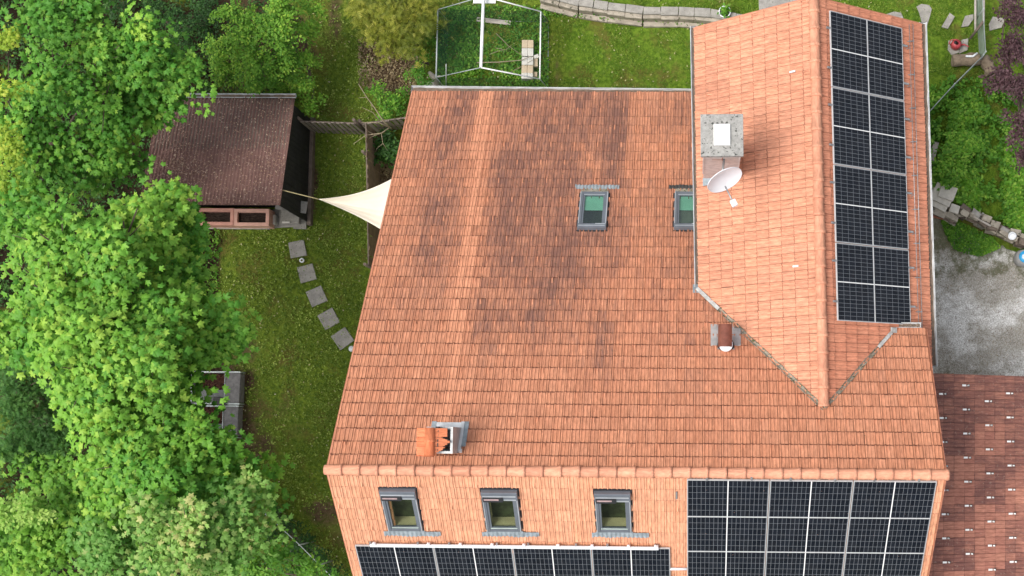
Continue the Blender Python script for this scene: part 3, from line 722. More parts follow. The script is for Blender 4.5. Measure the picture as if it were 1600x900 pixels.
# pale lower end of the left valley, with its lead patch
bm = N(); q0, q1 = VL, VL.lerp(J, .16); d = (q1 - q0).normalized(); s = d.cross(Vector((0, 0, 1))).normalized()
for (a, b_, w_) in ((q0 - d * .12, q1, .042),):
    c = (a + b_) / 2 + Vector((0, 0, .125)); box(bm, c, (( b_ - a).length, w_ * 2, .02), frame3(c, d, s))
child('flashing_end', bm, MT['zinc_mid'], house)
bm = N(); p = (VL - oMain); slab_on(bm, oMain, uN, vN, nN, p.dot(uN) - .17, p.dot(uN) + .06, p.dot(vN) - .09, p.dot(vN) + .17, .062, .072); child('flashing_patch', bm, MT['lead'], house)
bm = N(); q0, q1 = VR, VR.lerp(J, .2); d = (q1 - q0).normalized(); s = d.cross(Vector((0, 0, 1))).normalized(); c = (q0 + q1) / 2 + Vector((0, 0, .12)); box(bm, c, ((q1 - q0).length, .075, .02), frame3(c, d, s))
p = VR + Vector((.05, .05, .12)); box(bm, p, (.18, .12, .02), Matrix.Rotation(AW, 3, 'Y')); child('flashing_end', bm, MT['zinc_mid'], house)
p = at_plane(1408, 517, oW + nE * .05, nE); bm = N(); q = p - oW
slab_on(bm, oW, -ydir, vE, nE, q.dot(-ydir) - .06, q.dot(-ydir) + .05, q.dot(vE) - .14, q.dot(vE) + .2, .075, .085); child('flashing_patch', bm, MT['lead'], house)

# snow guard wires on the wing's east slope
sg = []
bm = N()
for (pxa, pxb) in ((1420.5, 1436.5), (1426.5, 1442)):
    a = at_plane(pxa, 38, oW + nE * .12, nE); b_ = at_plane(pxb - 1, 514, oW + nE * .12, nE); sg.append((a, b_)); tube(bm, [a, b_], .008, 6)
guard = child('snow_guard', bm, MT['steel'], house)
for k in range(9):
    a = sg[0][0].lerp(sg[0][1], (k + .5) / 9) ; b_ = sg[1][0].lerp(sg[1][1], (k + .5) / 9); bm = N(); d = (b_ - a).normalized()
    box(bm, (a + b_) / 2 - nE * .03, ((b_ - a).length + .05, .02, .06), frame3(a, d, nE.cross(d))); child('bracket', bm, MT['steel'], guard)

# skylights -----------------------------------------------------------------
def skylight(s, o_, u_, v_, n_, south, blind):
    uc, vc, W_, L_ = s; u0, u1, v0, v1 = uc - W_ / 2, uc + W_ / 2, vc - L_ / 2, vc + L_ / 2
    S = lambda bm, *a: slab_on(bm, o_, u_, v_, n_, *a)
    b = .075; hd = .24 if south else .14
    bm = N(); S(bm, u0, u0 + b, v0 + hd, v1, -.05, .115); S(bm, u1 - b, u1, v0 + hd, v1, -.05, .115); S(bm, u0 + b, u1 - b, v1 - b, v1, -.05, .112); 
    fr = child('skylight', bm, MT['win_frame'], house, bevel=.008)
    bm = N(); S(bm, u0 - .004, u1 + .004, v0, v0 + hd, -.05, .16); S(bm, u0 + .03, u1 - .03, v0 + hd + .001, v0 + hd + .03, .06, .13)
    child('window_hood', bm, MT['win_frame'], fr, bevel=.012)
    bm = N(); S(bm, u0 + .02, u1 - .03, v0 + hd * .36, v0 + hd * .52, .161, .165); S(bm, u0 + W_ * .62, u1 - .03, v0 + hd * .80, v0 + hd * .95, .161, .165)
    S(bm, u0 + .003, u0 + .022, v0 + hd, v1 - .02, .116, .124); S(bm, u1 - .03, u1 - .008, v0 + hd, v1 - .02, .116, .124)
    child('trim', bm, MT['win_light'], fr)
    if south:
        bm = N(); S(bm, u0 + .025, u0 + W_ * .60, v0 + hd * .52 + .003, v0 + hd + .02, .160, .185); c = child('drive_unit', bm, MT['win_dark'], fr, bevel=.006)
        bm = N(); S(bm, u0 + .05, u0 + W_ * .48, v0 + hd * .66, v0 + hd * .84, .186, .189); child('cell_strip', bm, MT['solar_strip'], fr)
    sb = .045
    a0, a1, c0, c1 = u0 + b, u1 - b, v0 + hd, v1 - b
    bm = N(); S(bm, a0, a0 + sb, c0, c1, .03, .095); S(bm, a1 - sb, a1, c0, c1, .03, .095); S(bm, a0 + sb, a1 - sb, c1 - sb, c1, .03, .093); S(bm, a0 + sb, a1 - sb, c0 + .001, c0 + sb * .6, .03, .093)
    child('sash', bm, MT['win_frame'], fr, bevel=.004)
    bm = N(); S(bm, a0 + .015, a1 - .015, c1 - .032, c1 - .016, .0945, .101); child('sill_seal', bm, MT['gasket_mint'] if south else MT['win_light'], fr)
    bm = N(); S(bm, a0 + sb - .005, a1 - sb + .005, c0 + .002, c1 - sb + .005, .070, .076); child('pane', bm, GL if not blind else GL2, fr)
    # reveal and room below
    bm = N(); d0, d1, e0, e1 = a0 + .02, a1 - .02, c0 + .01, c1 - .02; dep = .24 if south else .4
    for (aa, bb, cc, dd) in ((d0 - .02, d0, e0, e1), (d1, d1 + .02, e0, e1), (d0, d1, e1, e1 + .02), (d0, d1, e0 - .02, e0)): S(bm, aa, bb, cc, dd, -dep, .028)
    child('reveal', bm, MT['wood_yellow'] if south else MT['room_dark'], fr)
    bm = N(); S(bm, d0, d1, e0, e1, -dep - .02, -dep); child('room', bm, MT['room_dark'], fr)
    if blind:
        bm = N(); S(bm, a0 + sb, a1 - sb, c0 + (c1 - c0) * .52, c1 - sb, .035, .045); child('blind', bm, MT['blind'], fr)
    # lead apron below the window; side flashing coloured black as the gap's shade
    bm = N(); k = 26; ea, eb = (uc - W_ * .66, uc + W_ * .98) if (south) else (uc - W_ * .72, uc + W_ * .86)
    va, vb = (v1 - .0, v1 + .19) if south else (v1 + .13, v1 + .27)
    last = None
    for i in range(k * 3 + 1):
        x = ea + (eb - ea) * i / (k * 3); wv = .012 * math.sin(i * 2 * math.pi / 6); ex = .03 * (mnoise.noise(Vector((x * 4, south * 9, uc)))) 
        taper = 0 if abs(x - uc) < W_ / 2 + .02 else .05
        row = [bm.verts.new(o_ + u_ * x + v_ * (va + taper * south) + n_ * (.075 + wv * .3)), bm.verts.new(o_ + u_ * x + v_ * (vb + ex) + n_ * (.083 + wv)), bm.verts.new(o_ + u_ * x + v_ * (vb + ex + .001) + n_ * (.05 + wv))]
        if last: bm.faces.new((last[0], row[0], row[1], last[1])); bm.faces.new((last[1], row[1], row[2], last[2]))
        last = row
    child('apron', bm, MT['lead_dark'] if blind == 2 else MT['lead'], fr)
    if not south:
        bm = N(); S(bm, u0 + .01, u1 - .01, v1, v1 + .15, .0, .074); child('tray', bm, MT['moss_metal'], fr)
    for q in ((u0 - .035, u0 - .002, v0 - .03, v1, .0, .055), (u1 + .002, u1 + .035, v0 - .03, v1, 0, .055), (u0 - .002, u1 + .002, v0 - .045, v0 - .002, 0, .058)):
        bm = N(); S(bm, *q); child('side_flashing', bm, MT['win_dark'], fr)
    return fr
GL = glass_mat('window_glass', (.86, .90, .84), .07); GL2 = glass_mat('tinted_window_glass', (.72, .84, .78), .06)
skylight(SKY_N[0], oMain, uN, vN, nN, 0, 1); skylight(SKY_N[1], oMain, uN, vN, nN, 0, 2)
for s in SKY_S: skylight(s, oMain, uS, vS, nS, 1, 0)

# main chimney: clad shaft, speckled concrete slab, white plate
def chimney_main():
    zt = G + .55; c = at(1128, 211, zt); k = ppm(zt); Wd = 68 / k; a = Matrix.Rotation(R(.8), 3, 'Z')
    bm = N(); box(bm, c - Vector((0, 0, 1.35)), (Wd * .86, Wd * .86, 2.5), a); sh = child('chimney', bm, MT['chim_clad'], house)
    bm = N(); box(bm, c - Vector((0, 0, .055)), (Wd, Wd, .11), a); child('chimney_slab', bm, MT['concrete'], sh, bevel=.01)
    bm = N(); box(bm, c + Vector((0, .0, .03)), (26 / k, 34 / k, .05), a); child('flue_cover', bm, MT['sheet_white'], sh, bevel=.006)
    bm = N(); y0 = c.y - Wd * .43
    for s_ in (-1, 1): box(bm, c + Vector((s_ * Wd * .43, -Wd * .43 - .006, -1.1)), (.03, .03, 1.9), a)
    child('corner_trim', bm, MT['zinc_pale'], sh)
    bm = N(); box(bm, c + Vector((-.06, -Wd * .43 - .004, -.62)), (.28, .01, .012)); box(bm, c + Vector((0.02, -Wd * .43 - .004, -.55)), (.015, .01, .25)); child('rust_stain', bm, MT['rust'], sh)
    # base flashing on the west slope
    bm = N(); p = at_plane(1108, 287, oW + nW * .07, nW) - oW
    slab_on(bm, oW, -ydir, vW, nW, p.dot(-ydir) - .16, p.dot(-ydir) + .03, p.dot(vW) - .45, p.dot(vW) + .18, .062, .075); child('base_flashing', bm, MT['lead'], sh)
    return c, Wd
CHC, CHW = chimney_main()

# small chimney near the ridge with a hood of orange tiles
def chimney_small():
    k = ppm(G + .2); base = at_plane(700, 688, oMain + nN * .05, nN); zt = G + .55
    zb = base.z
    sh_c = Vector((base.x - .02, base.y, 0)); Wd = .50
    bm = N()   # hollow shaft: four walls
    for (dx, dy, sx, sy) in ((-Wd / 2, 0, .05, Wd + .05), (Wd / 2, 0, .05, Wd + .05), (0, -Wd / 2, Wd - .05, .05), (0, Wd / 2, Wd - .05, .05)):
        box(bm, (sh_c.x + dx, sh_c.y + dy, (zb - .3 + zt - .12) / 2), (sx, sy, zt - .12 - zb + .3))
    box(bm, (sh_c.x, sh_c.y, zb + .1), (Wd - .051, Wd - .051, .04))
    c = child('chimney', bm, MT['zinc'], house)
    # metal tray on the slope
    q = base - oMain; uc, vc = q.dot(uN), q.dot(vN); bm = N()
    slab_on(bm, oMain, uN, vN, nN, uc - .34, uc + .34, vc - .33, vc - .27, .06, .12); slab_on(bm, oMain, uN, vN, nN, uc - .30, uc + .24, vc + .27, vc + .46, .062, .078)
    slab_on(bm, oMain, uN, vN, nN, uc + .24, uc + .31, vc - .27, vc + .46, .06, .11); child('flashing_tray', bm, MT['zinc_pale'], c)
    for q in ((uc + .31, uc + .40, vc - .17, vc + .48), (uc - .40, uc - .30, vc - .3, vc + .48)):
        bm = N(); slab_on(bm, oMain, uN, vN, nN, *q, .06, .085); child('flashing_side', bm, MT['lead'], c)
    # tile hood: two little slopes, ridge north-south
    rt = at(671, 691, zt + .12); hl = .58; pit = R(24); rz = zt + .12
    for sgn, wdt in ((-1, .27), (1, .38)):
        v_ = Vector((sgn * math.cos(pit), 0, -math.sin(pit))); o_ = Vector((rt.x, rt.y + hl / 2, rz)); u_ = Vector((0, -1, 0))
        def keep(cc, sgn=sgn):
            if sgn < 0: return True
            dx = cc.x - rt.x; t = (rt.y + hl / 2 - cc.y) / hl
            lim = .36 if t < .3 else (.28 - .0 * t + (.12 - abs(t - .5) * .9) if t < .68 else .30 - (t - .68) * .75)
            return dx < lim
        cuts = [(Vector((rt.x + x, 0, 0)), Vector((1, 0, 0))) for x in (.14, .18, .22, .26, .30, .34)] if sgn > 0 else []
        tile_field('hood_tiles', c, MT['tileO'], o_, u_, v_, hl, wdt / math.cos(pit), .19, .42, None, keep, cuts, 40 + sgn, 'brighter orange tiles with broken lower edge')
    half_round('hood_ridge', c, MT['tileO'], Vector((rt.x, rt.y + hl / 2 + .01, rz)), Vector((rt.x, rt.y - hl / 2 - .01, rz)), .10, .3, seed=9, flat=.8)
    bm = N(); box(bm, (sh_c.x - .02, sh_c.y + .03, zt - .02), (.06, .5, .16)); box(bm, (rt.x, sh_c.y, zt - .06), (.1, .5, .06)); child('hood_support', bm, MT['win_dark'], c)
chimney_small()

# vaulted flue on the north slope beside the left valley
def flue():
    p = at_plane(1134, 540, oMain + nN * .05, nN); q = p - oMain; k = ppm(p.z); bm = N()
    lathe(bm, [(.0, -.2), (.15, -.2), (.15, .42), (.145, .42), (.0, .42)], p, 24); f = child('flue', bm, MT['white'], house, smooth=False)
    bm = N(); lathe(bm, [(.19, -.1), (.19, .06), (.155, .10)], p, 24); child('collar', bm, MT['win_dark'], f)
    bm = N(); top = at(1133, 524, p.z + .52); rr = .155; L = .50; seg = 12; rings = []
    for y in (-L / 2, L / 2):
        for r_ in (rr, rr - .012):
            rings.append([bm.verts.new(top + Vector((r_ * math.cos(math.pi * (t / seg) * 1.5 - math.pi * .25), y, r_ * math.sin(math.pi * (t / seg) * 1.5 - math.pi * .25) - .06))) for t in range(seg + 1)])
    for a, b_ in ((0, 2), (1, 3), (0, 1), (2, 3)):
        for t in range(seg):
            fc = bm.faces.new((rings[a][t], rings[a][t + 1], rings[b_][t + 1], rings[b_][t])); fc.smooth = a != b_ - 1 or a in (0, 1) and b_ > 1
    child('vaulted_cowl', bm, MT['rust'], f)
    bm = N(); uc, vc = q.dot(uN), q.dot(vN)
    slab_on(bm, oMain, uN, vN, nN, uc - .34, uc - .20, vc - .02, vc + .62, .06, .075); slab_on(bm, oMain, uN, vN, nN, uc + .20, uc + .34, vc - .02, vc + .5, .06, .075); slab_on(bm, oMain, uN, vN, nN, uc - .199, uc + .199, vc - .12, vc + .62, .052, .066)
    child('flashing_plate', bm, MT['zinc'], f)
flue()
# little silver hook on the south slope and marks on the wing
bm = N(); p = at_plane(1057, 773, oMain + nS * .06, nS) - oMain; slab_on(bm, oMain, uS, vS, nS, p.dot(uS) - .018, p.dot(uS) + .018, p.dot(vS) - .1, p.dot(vS) + .12, .06, .08); child('roof_hook', bm, MT['steel'], house)
for (px, py) in ((1239, 112), (1244, 416)):
    bm = N(); p = at_plane(px, py, oW + nW * .06, nW) - oW; slab_on(bm, oW, -ydir, vW, nW, p.dot(-ydir) - .02, p.dot(-ydir) + .02, p.dot(vW) - .07, p.dot(vW) + .08, .06, .085); child('roof_hook', bm, MT['zinc_pale'], house)

# ================================================================== ANNEX with the brown roof
ax = thing('annex', 'low annex with dark brown tile roof and white snow hooks right of the house', 'annex', (15.5, 0, 0))
ZA = 6.1; PA = R(24); pa = at(1449, 583, ZA); oA = Vector((pa.x - .5, pa.y, ZA + .5 * math.tan(PA))); uA = Vector((-.008, -1, 0)).normalized(); vA = Vector((math.cos(PA), 0, -math.sin(PA))); nA = Vector((math.sin(PA), 0, math.cos(PA)))
def dirtA(u, v):
    k = mnoise.noise(Vector((math.floor(u / .4) * .9, math.floor(v / .9) * 1.3, 4))) + .5 * zone_noise(u, v, .7, 8)
    return .50 + .30 * zone_noise(u, v, 1.1, 4) - (.6 if k > .16 else 0)
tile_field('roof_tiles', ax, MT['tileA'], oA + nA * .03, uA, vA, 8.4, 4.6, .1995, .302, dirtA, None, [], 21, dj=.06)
bm = N(); slab_on(bm, oA, uA, vA, nA, 0.02, 8.4, 0, 4.58, -.1, 0); child('roof_boards', bm, MT['old_wood'], ax)
bm = N(); prism(bm, [(oA.x + .6, oA.y - .2), (oA.x + 4.0, oA.y - .2), (oA.x + 4.0, oA.y - 8.2), (oA.x + .6, oA.y - 8.2)], -.1, ZA - 2.0); child('wall', bm, MT['plaster'], ax)
# hooks located in the photo's staggered pattern
def hook_px():
    P = []
    for (x0, y0, off) in ((1471.5, 616, 0), (1507.5, 603, 0), (1543, 628, 0), (1576, 616, 0)):
        for k in range(9): P.append((x0 + .030 * k * 37.6 - (1 if off else 0), y0 + 37.6 * k + (0)))
    return P
for (px, py) in hook_px():
    if py > 905: continue
    p = at_plane(px, py, oA + nA * .07, nA); bm = N(); q = p - oA; a, b_ = q.dot(uA), q.dot(vA)
    slab_on(bm, oA, uA, vA, nA, a - .022, a + .022, b_ - .08, b_ + .03, .075, .09)
    slab_on(bm, oA, uA, vA, nA, a - .018, a + .018, b_ + .06, b_ + .072, .09, .16)
    h = child('snow_hook', bm, MT['sheet_white'], ax)
    bm = N(); slab_on(bm, oA, uA, vA, nA, a - .025, a + .025, b_ + .075, b_ + .14, .06, .085); child('hook_foot', bm, MT['win_dark'], h)
# ================================================================== SOLAR PANELS
PWm, PHm = 1.722, 1.134
def panel_master():
    t = thing('solar_panel', 'solar panel', 'solar panel', (0, 0, 0)); fw = .013; th = .04
    bm = N()
    box(bm, (PWm / 2, fw / 2, -th / 2), (PWm, fw, th)); box(bm, (PWm / 2, PHm - fw / 2, -th / 2), (PWm, fw, th))
    box(bm, (fw / 2, PHm / 2, -th / 2), (fw, PHm - 2 * fw, th)); box(bm, (PWm - fw / 2, PHm / 2, -th / 2), (fw, PHm - 2 * fw, th))
    child('frame', bm, MT['alu'], t, world=False)
    bm = N(); vs = [bm.verts.new(v) for v in ((fw, fw, -.004), (PWm - fw, fw, -.004), (PWm - fw, PHm - fw, -.004), (fw, PHm - fw, -.004))]
    lo = [bm.verts.new(v.co - Vector((0, 0, .006))) for v in vs]
    uvl = bm.loops.layers.uv.new('metres'); f = bm.faces.new(vs)
    for lp in f.loops: lp[uvl].uv = (lp.vert.co.x - fw, lp.vert.co.y - fw)
    bm.faces.new(list(reversed(lo)))
    for i in range(4): bm.faces.new((vs[i], lo[i], lo[(i + 1) % 4], vs[(i + 1) % 4]))
    child('cells', bm, MT['pv_glass'], t, world=False)
    return t
pm = panel_master()
kids = list(pm.children)
first = [True]
def put_panel(o_, u_, v_, label, group, clamps=()):
    n_ = u_.cross(v_)
    if n_.z < 0: rotm = Matrix(((u_.x, v_.x, -n_.x), (u_.y, v_.y, -n_.y), (u_.z, v_.z, -n_.z))); flip = True
    if first[0]: r = pm; ch = kids; first[0] = False
    else:
        r = pm.copy(); C.objects.link(r); ch = []
        for k in kids:
            c = k.copy(); C.objects.link(c); c.parent = r; ch.append(c)
    # local frame: x=u, y=v, z=u x v; to keep z up the module is laid from the other end when needed
    if n_.z < 0:
        rot = Matrix(((-u_.x, v_.x, -n_.x), (-u_.y, v_.y, -n_.y), (-u_.z, v_.z, -n_.z))); org = o_ + u_ * PWm
    else:
        rot = Matrix(((u_.x, v_.x, n_.x), (u_.y, v_.y, n_.y), (u_.z, v_.z, n_.z))); org = o_
    r.matrix_world = Matrix.Translation(org) @ rot.to_4x4(); ROOT[r.name] = Matrix.Translation(org) @ rot.to_4x4()
    tag(r, label, 'solar panel', group)
    for (x, e) in clamps:      # x along the long side, e = 0 upslope edge / 1 downslope edge
        bm = N(); X = x if n_.z > 0 else PWm - x; Y = (-.055 if e == 0 else PHm + .09); ln = .11 if e == 0 else .2
        box(bm, (X, Y, -.025), (.045, ln, .03)); box(bm, (X, Y + (-.03 if e == 0 else .06), -.0), (.028, .03, .03)); box(bm, (X, .0 if e == 0 else PHm, .003), (.04, .03, .008))
        if e: box(bm, (X + .03, PHm + .24, -.05), (.012, .14, .012), Matrix.Rotation(R(25), 3, 'Z'))
        child('clamp', bm, MT['steel'], r, world=False)
    return r
S0 = oMain + nS * .12
px0, ps0 = 7.877 - XL, .0986
ORD = ('first', 'second', 'third', 'fourth'); 
for j in range(3):
    for i in range(3):
        nm = 'solar panel below the right ridge end, %s column, %s row down' % (ORD[i], ORD[j])
        put_panel(S0 + uS * (px0 + i * 1.742) + vS * (ps0 + j * 1.140), uS, vS, nm, 'solar panels of the block below the right end of the ridge', ((.42, 0), (1.35, 0)) if j == 0 else ())
pl = at_plane(554.5, 853, S0, nS) - S0
for i in range(4):
    nm = ('solar panel at the bottom edge under the three skylights, leftmost of its row', 'solar panel in the bottom row below the gap between left and middle skylights', 'solar panel in the bottom row just below and right of the middle skylight', 'solar panel in the bottom row below the right skylight, last of its row')[i]
    put_panel(S0 + uS * (pl.dot(uS) + i * 1.742) + vS * pl.dot(vS), uS, vS, nm, 'solar panels in the row under the skylights', ((.35, 0), (1.4, 0)))
uE = -ydir
E0 = oW + nE * .12
for j in range(4):
    for i in range(2):
        nm = 'wing roof solar panel %s, %s from the top of the photo' % (('beside the wing ridge', 'on the gutter side')[i], ORD[j])
        o_ = E0 + uE * ((WYT - 10.2627) + j * 1.742) + vE * (.3815 + i * 1.140)
        put_panel(o_, uE, vE, nm, 'solar panels on the east slope of the wing', ((.4, i), (1.3, i)))
# white cable tray over the left array, brackets as parts
def tray():
    a = at_plane(578, 852, S0 + nS * .02, nS); b_ = at_plane(1029, 857, S0 + nS * .02, nS); d = (b_ - a).normalized(); t = thing('cable_tray', 'white cable tray running along the top of the lower solar row', 'cable tray', a, frame3(a, d, nS.cross(d)))
    bm = N(); L = (b_ - a).length; box(bm, (L / 2, 0, 0), (L, .065, .05)); child('tray', bm, MT['white'], t, world=False, bevel=.005)
    for x in (.1, 1.3, 2.0, 2.7, 3.4, 4.15, 4.9, 5.7, 6.3, L - .04):
        bm = N(); box(bm, (x, .055, -.0), (.07, .06, .06)); box(bm, (x, .085, .01), (.04, .03, .05)); child('bracket', bm, MT['white'], t, world=False, bevel=.006)
    a = at_plane(1046, 889, S0 - nS * .03, nS); b_ = at_plane(1073, 889, S0 - nS * .03, nS); bm = N(); tube(bm, [a, b_], .03, 10)
    solo('cable_pipe', bm, MT['white'], 'short white pipe bridging the two solar arrays at the bottom', 'pipe')
tray()
# satellite dish ------------------------------------------------------------
def dish():
    z = G + .05; c = at(1131, 278.5, z); k = ppm(z); Rd = 29.5 / k
    az = R(-63); el = R(20); nrm = Vector((math.cos(az) * math.cos(el), math.sin(az) * math.cos(el), math.sin(el)))
    rot = nrm.to_track_quat('Z', 'Y').to_matrix(); t = thing('satellite_dish', 'white oval satellite dish on the south face of the big chimney', 'satellite dish', c)
    bm = N(); prof = [(Rd * f, .10 * f * f - .05) for f in (0, .2, .4, .6, .8, .95, 1)]; back = [(Rd * f, .10 * f * f - .065) for f in (1.02, .8, .6, .4, .2, 0)]
    lathe(bm, prof + [(Rd * 1.015, .058)] + back, c, 40, rot); bmesh.ops.recalc_face_normals(bm, faces=bm.faces); child('reflector', bm, MT['white'], t)
    e = at(1146.5, 318, z - .05)
    lo = c + rot @ Vector((0, -Rd * .6, 0)); st = at(1133, 291, z - .12)
    bm = N(); tube(bm, [st, e], .018, 8); child('feed_arm', bm, MT['steel'], t)
    bm = N(); d = (e - st).normalized(); box(bm, e + Vector((0, 0, .04)), (.15, .13, .09), frame3(e, d, Vector((0, 0, 1)).cross(d).normalized())); child('receiver', bm, MT['white'], t, bevel=.015)
    bm = N(); tube(bm, [c - nrm * .07, Vector((c.x, CHC.y - CHW * .43, c.z - .1))], .025, 8); child('mount', bm, MT['steel'], t)
dish()

# ================================================================== GARDEN OBJECTS
# shed
def shed():
    t = thing('garden_shed', 'black board shed with brown corrugated roof specked with lichen', 'shed', (-5.1, 8.6, 0))
    x0, x1 = -7.12, -3.29; yN, zN_, yS, zS = 10.2, 2.0, 6.98, 3.0
    v_ = Vector((0, yN - yS, zN_ - zS)); L = v_.length; v_.normalize(); o_ = Vector((x0, yS, zS)); u_ = Vector((1, 0, 0)); n_ = u_.cross(v_)
    bm = N(); pitch = .094; per = 8; kx = int((x1 - x0) / pitch * per); rows = 13; grid = []
    for j in range(rows + 1):
        vv = L * j / rows; row = []
        for i in range(kx + 1):
            uu = (x1 - x0) * i / kx; h = .014 * math.cos(2 * math.pi * i / per) + (.012 if vv > L * .5 else 0) * (-1) + .004 * mnoise.noise(Vector((uu * 2, vv * 2, 1)))
            row.append(bm.verts.new(o_ + u_ * uu + v_ * vv + n_ * h))
        grid.append(row)
    for j in range(rows):
        for i in range(kx): f = bm.faces.new((grid[j][i], grid[j][i + 1], grid[j + 1][i + 1], grid[j + 1][i])); f.smooth = True
    rf = child('roof', bm, MT['corr'], t)
    md = rf.modifiers.new('thick', 'SOLIDIFY'); md.thickness = .012; md.offset = -1
    bm = N(); slab_on(bm, o_, u_, v_, n_, .1, x1 - x0 - .03, .05, L - .05, -.09, -.02); child('roof_board', bm, MT['old_wood'], t)
    g0, g1 = Vector((x0 + .3, yN + .06, zN_ - .0)), Vector((x1 + .04, yN + .06, zN_ - .0)); gutter(t, g0, g1, .05, 'zinc_pale')
    # walls as vertical boards
    def wall(name, a, b_, za, zb):
        d = Vector((b_[0] - a[0], b_[1] - a[1], 0)); Lw = d.length; d.normalize(); k = int(Lw / .14); bm = N()
        for i in range(k):
            s = (i + .5) / k; z = za + (zb - za) * s; p = Vector((a[0], a[1], 0)) + d * Lw * s
            box(bm, (p.x, p.y, z / 2), (Lw / k * .93 if abs(d.x) > .5 else .025, .025 if abs(d.x) > .5 else Lw / k * .93, z), None, 0, .002)
        box(bm, ((a[0] + b_[0]) / 2 - d.y * .02, (a[1] + b_[1]) / 2 - (.02 if d.x > .5 else 0) * 0, min(za, zb) / 2), (max(.01, Lw * abs(d.x)), max(.01, Lw * abs(d.y)), min(za, zb) - .01))
        return child(name, bm, MT['black_wood'], t)
    wall('side_wall', (-3.37, 7.0), (-3.37, 10.05), zS - .1, zN_ - .08); wall('side_wall', (-6.95, 7.0), (-6.95, 10.05), zS - .1, zN_ - .08)
    wall('front_wall', (-6.95, 7.46), (-3.4, 7.46), zS - .26, zS - .26); wall('back_wall', (-6.95, 10.05), (-3.4, 10.05), zN_ - .08, zN_ - .08)
    bm = N(); box(bm, (-3.31, 8.5, .12), (.10, 3.2, .24)); child('plinth', bm, MT['old_wood'], t)
    bm = N(); # needles and twigs lying on the roof
    return t, (o_, u_, v_, n_, L, x1 - x0)
shed_t, SH = shed()
def flat_leaves(name, pts, mat, size, seed, label, cat=None, kind=None, parent=None, tilt=.5, shape='blade', tone=None):
    """many small leaf faces as one mesh; pts = list of (Vector, up-normal or None)"""
    r = np.random.RandomState(seed); k = len(pts)
    return leaf_mesh(name, np.array([tuple(p) for p in pts], 'f'), mat, size, r, tilt, shape, tone, parent, label, cat, kind)
def template(shape):
    if shape == 'maple':
        o = []
        lob = [(0, 1.0, .16), (52, .92, .15), (-52, .92, .15), (108, .62, .17), (-108, .62, .17)]
        angs = sorted([(a, l_, w_) for a, l_, w_ in lob])
        pts = []
        for i, (a, l_, w_) in enumerate(angs):
            A = R(a)
            pts.append((math.sin(A - w_ * 1.5) * l_ * .80, math.cos(A - w_ * 1.5) * l_ * .76)); pts.append((math.sin(A) * l_, math.cos(A) * l_)); pts.append((math.sin(A + w_ * 1.5) * l_ * .80, math.cos(A + w_ * 1.5) * l_ * .80))
            if i < 4:
                m_ = R((a + angs[i + 1][0]) / 2); pts.append((math.sin(m_) * .50, math.cos(m_) * .50))
        pts.append((.06, -.28)); pts.append((-.06, -.28))
        P = [(0, .05, .10)] + [(x * .5, y * .5, -.10 * (x * x + y * y)) for x, y in pts]
        F = [(0, i, i + 1) for i in range(1, len(pts))] + [(0, len(pts), 1)]
        return np.array(P, 'f'), F
    if shape == 'oval':
        return np.array([(0, -.5, 0), (.26, -.15, .04), (.22, .2, .04), (0, .5, -.06), (-.22, .2, .04), (-.26, -.15, .04)], 'f'), [(0, 1, 2, 3), (0, 3, 4, 5)]
    if shape == 'blade':
        return np.array([(-.10, -.1, 0), (.10, -.1, 0), (0, .9, .25)], 'f'), [(0, 1, 2)]
    if shape == 'needle':
        P, F = [], []
        for i, y in enumerate((-.35, -.1, .15, .4)):
            for s in (-1, 1):
                b = len(P); P += [(0, y, 0), (s * .42, y + .22, -.05), (0, y + .16, .02)]; F.append((b, b + 1, b + 2))
        return np.array(P, 'f'), F
